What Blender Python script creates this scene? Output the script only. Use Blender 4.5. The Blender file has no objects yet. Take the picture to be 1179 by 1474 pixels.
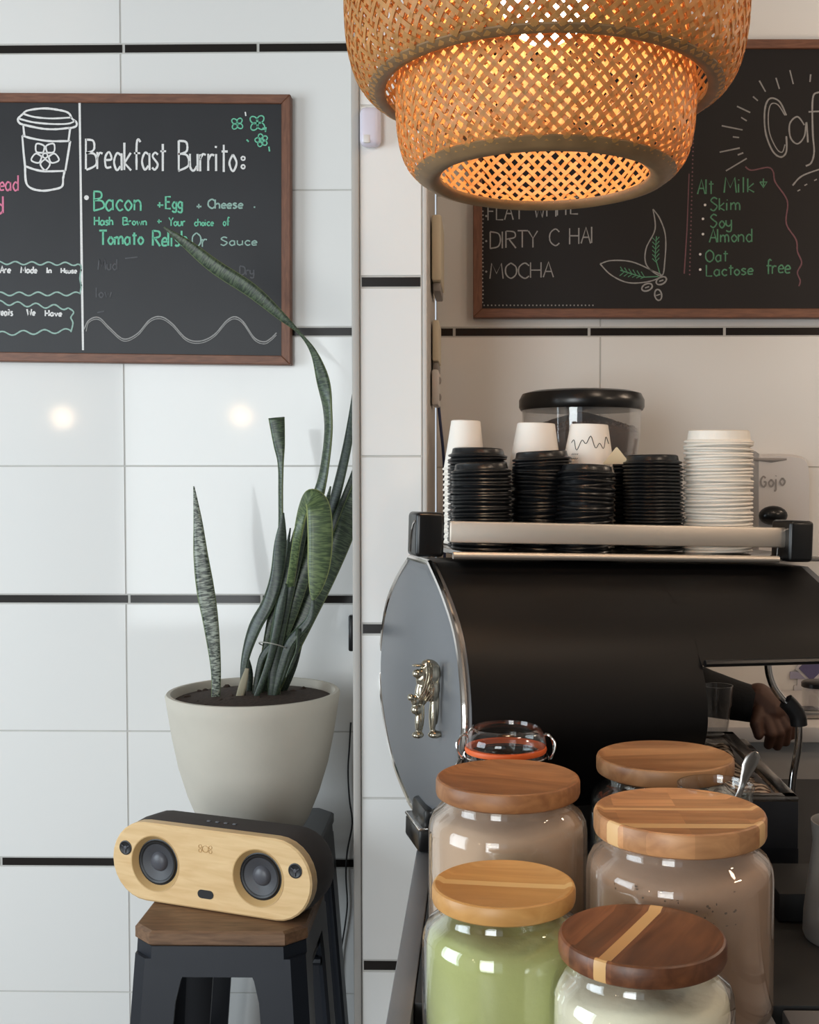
import bpy, bmesh, math, random
from mathutils import Vector, Matrix, Euler
random.seed(7)
R = math.radians
PI = math.pi
scene = bpy.context.scene
COL = scene.collection

# ------------------------------------------------------------------ camera
F = 1650.0; CX = 665.0; CY = 753.0
PITCH = R(2.0); YAW = R(1.0)
CAM = Vector((0, 0, 1.5))
cd = bpy.data.cameras.new('camera'); cam = bpy.data.objects.new('camera', cd); COL.objects.link(cam)
cam.location = CAM; cam.rotation_euler = (PI/2 - PITCH, 0, YAW)
cd.sensor_fit = 'VERTICAL'; cd.sensor_height = 24.0; cd.sensor_width = 24.0*1179/1474
cd.lens = 24.0*F/1474
cd.shift_x = -(CX-589.5)/1474; cd.shift_y = (CY-737.0)/1474
cd.clip_start = 0.02
scene.camera = cam
_s, _c, _s2, _c2 = math.sin(YAW), math.cos(YAW), math.sin(PITCH), math.cos(PITCH)
FW = Vector((-_s*_c2, _c*_c2, -_s2)); RT = Vector((_c, _s, 0)); UP = RT.cross(FW)
def P(px, py, Y):
    d = FW + RT*((px-CX)/F) + UP*((CY-py)/F)
    return CAM + d*(Y/d.y)

# ------------------------------------------------------------------ world, light, exposure
w = bpy.data.worlds.new('world'); scene.world = w; w.use_nodes = True
w.node_tree.nodes['Background'].inputs[0].default_value = (0.80, 0.90, 1.0, 1)
w.node_tree.nodes['Background'].inputs[1].default_value = 0.8
scene.view_settings.view_transform = 'Standard'; scene.view_settings.look = 'None'
scene.view_settings.exposure = 0.0; scene.view_settings.gamma = 1.0
scene.view_settings.use_curve_mapping = False
scene.cycles.transparent_max_bounces = 32
def area(name, loc, target, sx, sy, power, col):
    l = bpy.data.lights.new(name, 'AREA'); l.shape = 'RECTANGLE'; l.size = sx; l.size_y = sy
    l.energy = power; l.color = col
    o = bpy.data.objects.new(name, l); COL.objects.link(o); o.location = loc
    o.rotation_euler = (Vector(target)-Vector(loc)).to_track_quat('-Z', 'Y').to_euler()
    return o
area('daylight_shopfront', (-1.75, -2.9, 1.55), (-1.2, 2.5, 1.45), 1.5, 2.1, 92, (0.92, 0.98, 1.0))
area('daylight_side_window', (-2.9, 0.6, 1.55), (-0.3, 2.0, 1.3), 1.5, 1.8, 60, (0.80, 0.92, 1.0))

# ------------------------------------------------------------------ materials
def lin(c):
    return tuple(((v/255)/12.92 if v/255 <= 0.04045 else ((v/255+0.055)/1.055)**2.4) for v in c) + (1.0,)
def nmat(name):
    m = bpy.data.materials.new(name); m.use_nodes = True
    nt = m.node_tree
    return m, nt, nt.nodes['Principled BSDF']
def mat(name, c, rough=0.5, metal=0.0, spec=0.5, var=0.0, vscale=20.0, bump=0.0, bscale=80.0, coat=0.0, stretch=None):
    m, nt, b = nmat(name)
    b.inputs['Base Color'].default_value = lin(c); b.inputs['Roughness'].default_value = rough
    b.inputs['Metallic'].default_value = metal; b.inputs['Specular IOR Level'].default_value = spec
    b.inputs['Coat Weight'].default_value = coat
    tc = nt.nodes.new('ShaderNodeTexCoord')
    src = tc.outputs['Object']
    if stretch:
        mp = nt.nodes.new('ShaderNodeMapping'); mp.inputs['Scale'].default_value = stretch
        nt.links.new(src, mp.inputs['Vector']); src = mp.outputs['Vector']
    n = nt.nodes.new('ShaderNodeTexNoise'); n.inputs['Scale'].default_value = vscale; n.inputs['Detail'].default_value = 5
    nt.links.new(src, n.inputs['Vector'])
    if var > 0:
        mx = nt.nodes.new('ShaderNodeMix'); mx.data_type = 'RGBA'
        mx.inputs[6].default_value = lin(tuple(max(0, v*(1-var)) for v in c)); mx.inputs[7].default_value = lin(tuple(min(255, v*(1+var)) for v in c))
        nt.links.new(n.outputs['Fac'], mx.inputs[0]); nt.links.new(mx.outputs[2], b.inputs['Base Color'])
    if bump > 0:
        n2 = nt.nodes.new('ShaderNodeTexNoise'); n2.inputs['Scale'].default_value = bscale; n2.inputs['Detail'].default_value = 3
        nt.links.new(src, n2.inputs['Vector'])
        bp = nt.nodes.new('ShaderNodeBump'); bp.inputs['Strength'].default_value = bump; bp.inputs['Distance'].default_value = 0.002
        nt.links.new(n2.outputs['Fac'], bp.inputs['Height']); nt.links.new(bp.outputs['Normal'], b.inputs['Normal'])
    return m
def wood(name, c1, c2, ang=0.0, scale=14.0, rough=0.45, planks=0.0, pvar=0.35, stripes=(), vertical=False, blocks=0.0):
    """long grain along local X turned by ang; planks = plank width; stripes = [(offset, half width, colour)] across local Y."""
    m, nt, b = nmat(name); L = nt.links
    b.inputs['Roughness'].default_value = rough
    tc = nt.nodes.new('ShaderNodeTexCoord')
    mp = nt.nodes.new('ShaderNodeMapping'); mp.inputs['Rotation'].default_value = (R(90) if vertical else 0, 0, ang)
    L.new(tc.outputs['Object'], mp.inputs['Vector'])
    sp = nt.nodes.new('ShaderNodeSeparateXYZ'); L.new(mp.outputs['Vector'], sp.inputs[0])
    st = nt.nodes.new('ShaderNodeMapping'); st.inputs['Scale'].default_value = (1.2, 9, 9)
    L.new(mp.outputs['Vector'], st.inputs['Vector'])
    n = nt.nodes.new('ShaderNodeTexNoise'); n.inputs['Scale'].default_value = scale; n.inputs['Detail'].default_value = 6
    n.inputs['Distortion'].default_value = 0.6
    L.new(st.outputs['Vector'], n.inputs['Vector'])
    rp = nt.nodes.new('ShaderNodeValToRGB'); rp.color_ramp.elements[0].position = 0.3; rp.color_ramp.elements[1].position = 0.7
    rp.color_ramp.elements[0].color = lin(c1); rp.color_ramp.elements[1].color = lin(c2)
    L.new(n.outputs['Fac'], rp.inputs['Fac'])
    out = rp.outputs['Color']
    if planks > 0:
        dv = nt.nodes.new('ShaderNodeMath'); dv.operation = 'DIVIDE'; L.new(sp.outputs['Y'], dv.inputs[0]); dv.inputs[1].default_value = planks
        fl = nt.nodes.new('ShaderNodeMath'); fl.operation = 'FLOOR'; L.new(dv.outputs[0], fl.inputs[0])
        wn = nt.nodes.new('ShaderNodeTexWhiteNoise'); wn.noise_dimensions = '1D'; L.new(fl.outputs[0], wn.inputs['W'])
        if blocks > 0:
            bx_ = nt.nodes.new('ShaderNodeMath'); bx_.operation = 'DIVIDE'; L.new(sp.outputs['X'], bx_.inputs[0]); bx_.inputs[1].default_value = blocks
            bf_ = nt.nodes.new('ShaderNodeMath'); bf_.operation = 'FLOOR'; L.new(bx_.outputs[0], bf_.inputs[0])
            bm_ = nt.nodes.new('ShaderNodeMath'); bm_.operation = 'MULTIPLY_ADD'; bm_.inputs[1].default_value = 37.7; L.new(bf_.outputs[0], bm_.inputs[0]); L.new(fl.outputs[0], bm_.inputs[2]); L.new(bm_.outputs[0], wn.inputs['W'])
        mr = nt.nodes.new('ShaderNodeMapRange'); mr.inputs['To Min'].default_value = 1-pvar; mr.inputs['To Max'].default_value = 1+pvar
        L.new(wn.outputs['Value'], mr.inputs['Value'])
        hs = nt.nodes.new('ShaderNodeHueSaturation'); L.new(out, hs.inputs['Color']); L.new(mr.outputs['Result'], hs.inputs['Value'])
        out = hs.outputs['Color']
    for off, hw, c in stripes:
        sb = nt.nodes.new('ShaderNodeMath'); sb.operation = 'SUBTRACT'; L.new(sp.outputs['Y'], sb.inputs[0]); sb.inputs[1].default_value = off
        ab = nt.nodes.new('ShaderNodeMath'); ab.operation = 'ABSOLUTE'; L.new(sb.outputs[0], ab.inputs[0])
        lt = nt.nodes.new('ShaderNodeMath'); lt.operation = 'LESS_THAN'; L.new(ab.outputs[0], lt.inputs[0]); lt.inputs[1].default_value = hw
        mx = nt.nodes.new('ShaderNodeMix'); mx.data_type = 'RGBA'; L.new(lt.outputs[0], mx.inputs[0]); L.new(out, mx.inputs[6]); mx.inputs[7].default_value = lin(c)
        out = mx.outputs[2]
    L.new(out, b.inputs['Base Color'])
    bp = nt.nodes.new('ShaderNodeBump'); bp.inputs['Strength'].default_value = 0.15; bp.inputs['Distance'].default_value = 0.001
    L.new(n.outputs['Fac'], bp.inputs['Height']); L.new(bp.outputs['Normal'], b.inputs['Normal'])
    return m
def glass(name, tint=(240, 245, 243), refl=1.0, rough=0.03, film=None, base=0.05, edge=0.75, power=3.0):
    m = bpy.data.materials.new(name); m.use_nodes = True; nt = m.node_tree; nt.nodes.clear(); L = nt.links
    o = nt.nodes.new('ShaderNodeOutputMaterial'); t = nt.nodes.new('ShaderNodeBsdfTransparent'); g = nt.nodes.new('ShaderNodeBsdfGlossy')
    t.inputs['Color'].default_value = lin(tint); g.inputs['Roughness'].default_value = rough; g.inputs['Color'].default_value = (refl, refl, refl, 1)
    lw = nt.nodes.new('ShaderNodeLayerWeight'); lw.inputs['Blend'].default_value = 0.5
    pw = nt.nodes.new('ShaderNodeMath'); pw.operation = 'POWER'; pw.inputs[1].default_value = power; L.new(lw.outputs['Facing'], pw.inputs[0])
    ma = nt.nodes.new('ShaderNodeMath'); ma.operation = 'MULTIPLY_ADD'; ma.inputs[1].default_value = edge; ma.inputs[2].default_value = base; L.new(pw.outputs[0], ma.inputs[0])
    mx = nt.nodes.new('ShaderNodeMixShader'); L.new(ma.outputs[0], mx.inputs[0]); L.new(t.outputs[0], mx.inputs[1]); L.new(g.outputs[0], mx.inputs[2])
    out = mx.outputs[0]
    if film:
        df = nt.nodes.new('ShaderNodeBsdfDiffuse'); df.inputs['Color'].default_value = lin(film[1])
        m2 = nt.nodes.new('ShaderNodeMixShader'); m2.inputs[0].default_value = film[0]
        L.new(out, m2.inputs[1]); L.new(df.outputs[0], m2.inputs[2]); out = m2.outputs[0]
    L.new(out, o.inputs[0])
    return m

def emit(name, c, s):
    m, nt, b = nmat(name)
    b.inputs['Base Color'].default_value = lin(c); b.inputs['Emission Color'].default_value = lin(c); b.inputs['Emission Strength'].default_value = s
    return m

M = {}
M['tile'] = mat('white_glazed_tile', (230, 228, 225), 0.07, spec=0.22, bump=0.02, bscale=3.0)
M['strip'] = mat('black_glazed_tile', (34, 30, 28), 0.22, spec=0.25)
M['grout'] = mat('grey_grout', (192, 189, 184), 0.9, var=0.06)
M['plaster'] = mat('painted_plaster', (196, 190, 184), 0.8, var=0.03)
M['dim'] = mat('dull_ceiling_paint', (150, 145, 140), 0.85, var=0.04)
M['floor'] = mat('concrete_floor', (112, 106, 100), 0.5, var=0.12, vscale=6)
M['alu'] = mat('grey_corner_trim', (176, 171, 165), 0.5, 0.0)
M['frame'] = wood('brown_frame_wood', (98, 62, 46), (128, 84, 62), 0, 20, 0.5)
M['frame_v'] = wood('brown_frame_wood_upright', (98, 62, 46), (128, 84, 62), R(90), 20, 0.5, vertical=True)
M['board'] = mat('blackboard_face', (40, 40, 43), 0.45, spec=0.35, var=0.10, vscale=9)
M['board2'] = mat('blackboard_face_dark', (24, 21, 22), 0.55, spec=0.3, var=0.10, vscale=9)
M['chalk_w'] = mat('white_chalk', (226, 224, 222), 0.95, var=0.08, vscale=300)
M['chalk_dim'] = mat('thin_white_chalk', (150, 148, 146), 0.95, var=0.15, vscale=300)
M['chalk_g'] = mat('green_chalk', (112, 190, 158), 0.95, var=0.15, vscale=300)
M['chalk_g2'] = mat('thin_green_chalk', (88, 138, 108), 0.95, var=0.2, vscale=300)
M['chalk_gg'] = mat('grey_green_chalk', (150, 178, 168), 0.95, var=0.15, vscale=300)
M['chalk_p'] = mat('pink_chalk', (214, 124, 152), 0.95, var=0.15, vscale=300)
M['chalk_mauve'] = mat('mauve_chalk', (120, 84, 90), 0.95, var=0.15, vscale=300)
M['smudge'] = mat('rubbed_out_chalk', (88, 88, 91), 0.95, var=0.2, vscale=200)
M['pot'] = mat('matte_stone_pot', (196, 189, 176), 0.75, var=0.05, vscale=9, bump=0.1, bscale=200)
M['soil'] = mat('dark_soil', (52, 40, 32), 0.95, var=0.5, vscale=120, bump=0.9, bscale=150)
M['steel_dark'] = mat('dark_painted_steel', (40, 43, 50), 0.32, 0.25, spec=0.6)
M['seat'] = wood('dark_seat_wood', (96, 70, 50), (130, 98, 72), 0, 18, 0.5)
M['bamboo_face'] = wood('pale_bamboo_face', (216, 178, 126), (232, 198, 148), 0, 10, 0.5, planks=0.012, pvar=0.05, vertical=False)
M['speaker_body'] = mat('dark_brown_fabric', (58, 50, 47), 0.75, bump=0.3, bscale=600)
M['rubber'] = mat('black_rubber', (28, 28, 30), 0.45)
M['cone'] = mat('grey_cone', (62, 62, 66), 0.5)
M['cone_l'] = mat('grey_dust_cap', (78, 78, 84), 0.4)
M['lip'] = mat('cut_bamboo_edge', (196, 160, 108), 0.5)
M['chrome'] = mat('polished_chrome', (214, 210, 206), 0.12, 1.0)
M['rail'] = mat('brushed_steel_rail', (228, 218, 206), 0.48, 1.0)
M['machine'] = mat('black_satin_enamel', (13, 11, 11), 0.46, spec=0.25)
M['blackp'] = mat('black_gloss_plastic', (16, 16, 17), 0.28)
M['endp'] = mat('graphite_satin_panel', (122, 124, 128), 0.42, 0.5)
M['antique'] = mat('aged_silver', (186, 178, 160), 0.22, 1.0)
M['steel'] = mat('stainless_steel', (168, 164, 160), 0.25, 1.0)
M['steel_p'] = mat('satin_pitcher_steel', (190, 186, 182), 0.45, 0.8)
M['steel_b'] = mat('brushed_counter_steel', (136, 135, 137), 0.45, 0.4)
M['mat_rub'] = mat('black_counter_mat', (24, 24, 25), 0.55)
M['lid_black'] = mat('black_plastic_lid', (22, 23, 25), 0.32)
M['lid_white'] = mat('white_plastic_lid', (236, 228, 216), 0.45)
M['cup'] = mat('white_paper_cup', (240, 232, 222), 0.7)
M['ink'] = mat('dark_ink', (52, 48, 46), 0.8)
M['clear'] = glass('clear_glass', (250, 251, 250))
M['clear2'] = glass('clear_plastic', (246, 246, 246), film=(0.04, (200, 200, 200)))
M['milkglass'] = glass('powder_dusted_glass', (250, 247, 244), film=(0.16, (206, 184, 164)))
M['beans'] = mat('roasted_beans', (72, 46, 33), 0.4, var=0.25, vscale=150)
M['orange'] = mat('orange_rubber_seal', (232, 104, 44), 0.5)
M['matcha'] = mat('matcha_powder', (196, 198, 134), 0.9, var=0.06, vscale=20, bump=0.3, bscale=120)
M['beige'] = mat('beige_powder', (226, 206, 184), 0.9, var=0.05, vscale=14, bump=0.3, bscale=120)
M['cocoa'] = mat('cocoa_powder', (200, 168, 142), 0.9, var=0.10, vscale=14, bump=0.3, bscale=120)
M['whitep'] = mat('white_powder', (252, 241, 216), 0.9, var=0.02, bump=0.3, bscale=120)
M['residue'] = mat('dark_residue', (98, 80, 68), 0.9)
M['plastic_w'] = mat('white_plastic', (216, 210, 206), 0.4)
M['plastic_g'] = mat('grey_plastic', (150, 144, 140), 0.5)
M['plastic_lav'] = mat('pale_lavender_plastic', (212, 206, 218), 0.25)
M['cream'] = mat('cream_plastic', (214, 202, 178), 0.5)
M['cable_b'] = mat('blue_cable', (40, 52, 92), 0.5)
M['cable_k'] = mat('black_cable', (26, 26, 28), 0.5)
M['paper'] = mat('white_paper', (206, 204, 208), 0.8)
M['paper_p'] = mat('purple_print', (96, 92, 130), 0.8)
M['paper_l'] = mat('lilac_print', (160, 158, 182), 0.8)
M['sleeve'] = mat('black_sleeve_cloth', (20, 20, 22), 0.8, bump=0.3, bscale=200)
M['skin'] = mat('brown_skin', (86, 56, 42), 0.6, var=0.05)
M['counter_w'] = mat('pale_counter', (196, 190, 184), 0.5)
M['string'] = mat('pale_string', (158, 156, 146), 0.9)
M['copper_p'] = mat('cream_paper', (222, 204, 170), 0.8)
M['copper'] = mat('brown_cardboard', (140, 108, 84), 0.8)
M['lid_acacia'] = wood('acacia_lid', (140, 90, 54), (180, 124, 78), R(20), 9, 0.45, planks=0.034, pvar=0.14)
M['lid_acacia_knot'] = wood('acacia_lid_knotty', (128, 84, 50), (186, 138, 94), R(-8), 4.5, 0.45, planks=0.05, pvar=0.08)
M['lid_honey'] = wood('honey_bamboo_lid', (196, 140, 76), (216, 162, 96), R(4), 8, 0.42, planks=0.03, pvar=0.04, stripes=[(0.004, 0.0058, (232, 190, 126))])
M['lid_walnut'] = wood('walnut_lid', (92, 52, 30), (136, 84, 52), R(-62), 9, 0.4, planks=0.021, pvar=0.3, stripes=[(0.010, 0.0055, (216, 170, 112))])
M['lid_mixed'] = wood('mixed_wood_lid', (170, 118, 78), (204, 150, 102), R(0), 9, 0.42, planks=0.024, pvar=0.22, blocks=0.062, stripes=[(0.012, 0.0035, (224, 178, 124)), (-0.044, 0.007, (226, 184, 130))])
M['globe'] = emit('lit_frosted_globe', (255, 230, 196), 34.0)
M['fill_globe'] = emit('added_fill_globe', (255, 228, 200), 56.0)  # for the added lamps that lift the right wall, hood opening and jars
M['lamp_room'] = emit('lit_room_globe', (255, 220, 180), 60.0)
def bamboo_strip(name, c, tr):
    m = bpy.data.materials.new(name); m.use_nodes = True; nt = m.node_tree; b = nt.nodes['Principled BSDF']; o = nt.nodes['Material Output']
    tc = nt.nodes.new('ShaderNodeTexCoord'); n = nt.nodes.new('ShaderNodeTexNoise'); n.inputs['Scale'].default_value = 40
    nt.links.new(tc.outputs['Object'], n.inputs['Vector'])
    rp = nt.nodes.new('ShaderNodeValToRGB'); rp.color_ramp.elements[0].position = 0.3; rp.color_ramp.elements[1].position = 0.7
    rp.color_ramp.elements[0].color = lin(tuple(v*0.86 for v in c)); rp.color_ramp.elements[1].color = lin(c)
    nt.links.new(n.outputs['Fac'], rp.inputs['Fac']); nt.links.new(rp.outputs['Color'], b.inputs['Base Color'])
    b.inputs['Roughness'].default_value = 0.5
    t = nt.nodes.new('ShaderNodeBsdfTranslucent'); t.inputs['Color'].default_value = lin((244, 178, 98))
    mx = nt.nodes.new('ShaderNodeMixShader'); mx.inputs[0].default_value = tr
    nt.links.new(b.outputs[0], mx.inputs[1]); nt.links.new(t.outputs[0], mx.inputs[2]); nt.links.new(mx.outputs[0], o.inputs[0])
    return m
M['weave'] = bamboo_strip('woven_bamboo', (212, 160, 94), 0.30)
M['weave_rim'] = bamboo_strip('bamboo_rim_band', (152, 120, 82), 0.05)

def leaf_mat(name, dark, light, edge):
    m, nt, b = nmat(name); L = nt.links
    b.inputs['Roughness'].default_value = 0.38
    uv = nt.nodes.new('ShaderNodeUVMap'); uv.uv_map = 'UVMap'
    mp = nt.nodes.new('ShaderNodeMapping'); mp.inputs['Scale'].default_value = (1.1, 95, 1)
    L.new(uv.outputs[0], mp.inputs['Vector'])
    n = nt.nodes.new('ShaderNodeTexNoise'); n.inputs['Scale'].default_value = 1.6; n.inputs['Detail'].default_value = 3; n.inputs['Distortion'].default_value = 0.7
    L.new(mp.outputs['Vector'], n.inputs['Vector'])
    rp = nt.nodes.new('ShaderNodeValToRGB'); rp.color_ramp.elements[0].position = 0.44; rp.color_ramp.elements[1].position = 0.58
    rp.color_ramp.elements[0].color = lin(dark); rp.color_ramp.elements[1].color = lin(light)
    L.new(n.outputs['Fac'], rp.inputs['Fac'])
    sp = nt.nodes.new('ShaderNodeSeparateXYZ'); L.new(uv.outputs[0], sp.inputs[0])
    a = nt.nodes.new('ShaderNodeMath'); a.operation = 'SUBTRACT'; L.new(sp.outputs['X'], a.inputs[0]); a.inputs[1].default_value = 0.5
    a2 = nt.nodes.new('ShaderNodeMath'); a2.operation = 'ABSOLUTE'; L.new(a.outputs[0], a2.inputs[0])
    g = nt.nodes.new('ShaderNodeMath'); g.operation = 'GREATER_THAN'; L.new(a2.outputs[0], g.inputs[0]); g.inputs[1].default_value = 0.455
    mx = nt.nodes.new('ShaderNodeMix'); mx.data_type = 'RGBA'; L.new(g.outputs[0], mx.inputs[0]); L.new(rp.outputs['Color'], mx.inputs[6]); mx.inputs[7].default_value = lin(edge)
    L.new(mx.outputs[2], b.inputs['Base Color'])
    return m
M['leaf'] = leaf_mat('banded_snake_leaf', (40, 52, 40), (78, 92, 68), (108, 118, 80))
M['leaf_d'] = leaf_mat('dark_snake_leaf', (36, 46, 40), (58, 70, 56), (84, 98, 74))
M['leaf_l'] = leaf_mat('pale_snake_leaf', (58, 74, 46), (98, 114, 72), (140, 148, 92))
M['leaf_z'] = leaf_mat('zebra_snake_leaf', (50, 56, 48), (146, 152, 138), (110, 124, 84))

# ------------------------------------------------------------------ object helpers
ROOT = {}
def link(o): COL.objects.link(o); return o
def mesh_obj(name, bm, m, smooth=True, sharp=40):
    me = bpy.data.meshes.new(name)
    bmesh.ops.recalc_face_normals(bm, faces=bm.faces[:])
    bm.to_mesh(me); bm.free()
    for x in (m if isinstance(m, (list, tuple)) else [m]): me.materials.append(x)
    if smooth:
        me.polygons.foreach_set('use_smooth', [True]*len(me.polygons))
        me.set_sharp_from_angle(angle=R(sharp))
    me.update()
    return link(bpy.data.objects.new(name, me))
def thing(name, label, cat, loc, group=None, rz=0.0, rot=None):
    o = bpy.data.objects.new(name, None); link(o); o.empty_display_size = 0.05
    o.location = loc; o.rotation_euler = rot or (0, 0, rz); o['label'] = label; o['category'] = cat
    if group: o['group'] = group
    ROOT[o.name] = Vector(loc)
    return o
def part(name, bm, m, parent, world=False, smooth=True, sharp=40, label=None):
    """part of a thing; world=True when the mesh was laid out in room coordinates under an unturned thing."""
    root = parent
    while root.parent: root = root.parent
    if world: bmesh.ops.translate(bm, vec=-ROOT[root.name], verts=bm.verts[:])
    o = mesh_obj(name, bm, m, smooth, sharp); o.parent = parent
    if label: o['label'] = label
    return o
def single(name, bm, m, label, cat, group=None, smooth=True, sharp=40):
    o = mesh_obj(name, bm, m, smooth, sharp); o['label'] = label; o['category'] = cat
    if group: o['group'] = group
    return o
def struct(name, bm, m, smooth=False):
    o = mesh_obj(name, bm, m, smooth); o['kind'] = 'structure'; return o
def copy_tree(o, parent=None):
    c = o.copy(); link(c)
    if parent: c.parent = parent; c.matrix_parent_inverse = o.matrix_parent_inverse.copy()
    for ch in list(o.children): copy_tree(ch, c)
    return c

# ------------------------------------------------------------------ mesh helpers
def NB(): return bmesh.new()
def box(bm, c, s, rot=None, bev=0.0, seg=2, mi=0):
    r = bmesh.ops.create_cube(bm, size=1.0)
    vs = r['verts']
    for v in vs: v.co = Vector((v.co.x*s[0], v.co.y*s[1], v.co.z*s[2]))
    fs = set(f for v in vs for f in v.link_faces)
    if bev > 0:
        es = list(set(e for v in vs for e in v.link_edges))
        rb = bmesh.ops.bevel(bm, geom=es, offset=bev, segments=seg, affect='EDGES', profile=0.5, clamp_overlap=True)
        vs = list(set(v for f in rb['faces'] for v in f.verts) | set(v for v in vs if v.is_valid))
        st = [vs[0]]; seen = {vs[0]}
        while st:
            v = st.pop()
            for e in v.link_edges:
                u = e.other_vert(v)
                if u not in seen: seen.add(u); st.append(u)
        vs = list(seen); fs = set(f for v in vs for f in v.link_faces)
    M4 = Matrix.Translation(Vector(c)) @ (Euler(rot).to_matrix().to_4x4() if rot is not None else Matrix.Identity(4))
    for v in vs: v.co = M4 @ v.co
    for f in fs: f.material_index = mi
    return vs
def lathe(bm, prof, c=(0, 0, 0), seg=48, mi=0, closed=False):
    """prof: [(r, z)]; r == 0 makes a pole; closed joins last to first."""
    c = Vector(c); rings = []
    for r, z in prof:
        if r < 1e-6: rings.append([bm.verts.new(c+Vector((0, 0, z)))])
        else: rings.append([bm.verts.new(c+Vector((r*math.cos(2*PI*i/seg), r*math.sin(2*PI*i/seg), z))) for i in range(seg)])
    pairs = list(zip(rings[:-1], rings[1:])) + ([(rings[-1], rings[0])] if closed else [])
    for a, b in pairs:
        for i in range(seg):
            j = (i+1) % seg
            if len(a) == 1 and len(b) == 1: continue
            if len(a) == 1: f = bm.faces.new((a[0], b[j], b[i]))
            elif len(b) == 1: f = bm.faces.new((a[i], a[j], b[0]))
            else: f = bm.faces.new((a[i], a[j], b[j], b[i]))
            f.material_index = mi
def tube(bm, pts, r, seg=8, cap=True, flat=None):
    pts = [Vector(p) for p in pts]; n = len(pts)
    rs = r if isinstance(r, (list, tuple)) else [r]*n
    rings = []; up = None
    for i, p in enumerate(pts):
        t = (pts[min(i+1, n-1)]-pts[max(i-1, 0)]).normalized()
        if up is None:
            up = Vector((0, 0, 1)) if abs(t.z) < 0.9 else Vector((0, 1, 0))
        a = t.cross(up)
        if a.length < 1e-6: a = t.cross(Vector((1, 0, 0)))
        a.normalize(); b = a.cross(t).normalized(); up = b
        k = flat or 1.0
        rings.append([bm.verts.new(p + a*(rs[i]*math.cos(2*PI*j/seg)) + b*(k*rs[i]*math.sin(2*PI*j/seg))) for j in range(seg)])
    for A, B in zip(rings[:-1], rings[1:]):
        for j in range(seg): bm.faces.new((A[j], A[(j+1) % seg], B[(j+1) % seg], B[j]))
    if cap:
        bm.faces.new(rings[0][::-1]); bm.faces.new(rings[-1])
def cat(pts, n=6):
    """Catmull-Rom through points (any dimension tuples)."""
    out = []; m = len(pts)
    if m < 3: return [tuple(p) for p in pts]
    for i in range(m-1):
        p0, p1, p2, p3 = pts[max(i-1, 0)], pts[i], pts[i+1], pts[min(i+2, m-1)]
        for k in range(n):
            t = k/n
            out.append(tuple(0.5*((2*b)+(-a+c)*t+(2*a-5*b+4*c-d)*t*t+(-a+3*b-3*c+d)*t**3) for a, b, c, d in zip(p0, p1, p2, p3)))
    out.append(tuple(pts[-1])); return out
def ellipsoid(bm, c, r, rot=None, u=16, v=10):
    res = bmesh.ops.create_uvsphere(bm, u_segments=u, v_segments=v, radius=1.0)
    M4 = Matrix.Translation(Vector(c)) @ (Euler(rot).to_matrix().to_4x4() if rot is not None else Matrix.Identity(4))
    for vv in res['verts']: vv.co = M4 @ Vector((vv.co.x*r[0], vv.co.y*r[1], vv.co.z*r[2]))
def prism(bm, poly, y0, y1, mi=0):
    """polygon of (x, z) extruded from y0 to y1."""
    a = [bm.verts.new((x, y0, z)) for x, z in poly]; b = [bm.verts.new((x, y1, z)) for x, z in poly]
    n = len(poly)
    fs = [bm.faces.new(a), bm.faces.new(b[::-1])]
    for i in range(n): fs.append(bm.faces.new((a[i], b[i], b[(i+1) % n], a[(i+1) % n])))
    for f in fs: f.material_index = mi
    return a+b
def loft(bm, rings, cap=True):
    vr = [[bm.verts.new(p) for p in r] for r in rings]; n = len(rings[0])
    for A, B in zip(vr[:-1], vr[1:]):
        for j in range(n): bm.faces.new((A[j], A[(j+1) % n], B[(j+1) % n], B[j]))
    if cap: bm.faces.new(vr[0][::-1]); bm.faces.new(vr[-1])
def remesh(o, vox, smooth=4):
    md = o.modifiers.new('blend', 'REMESH'); md.mode = 'VOXEL'; md.voxel_size = vox; md.use_smooth_shade = True
    sm = o.modifiers.new('soften', 'SMOOTH'); sm.factor = 0.5; sm.iterations = smooth

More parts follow.
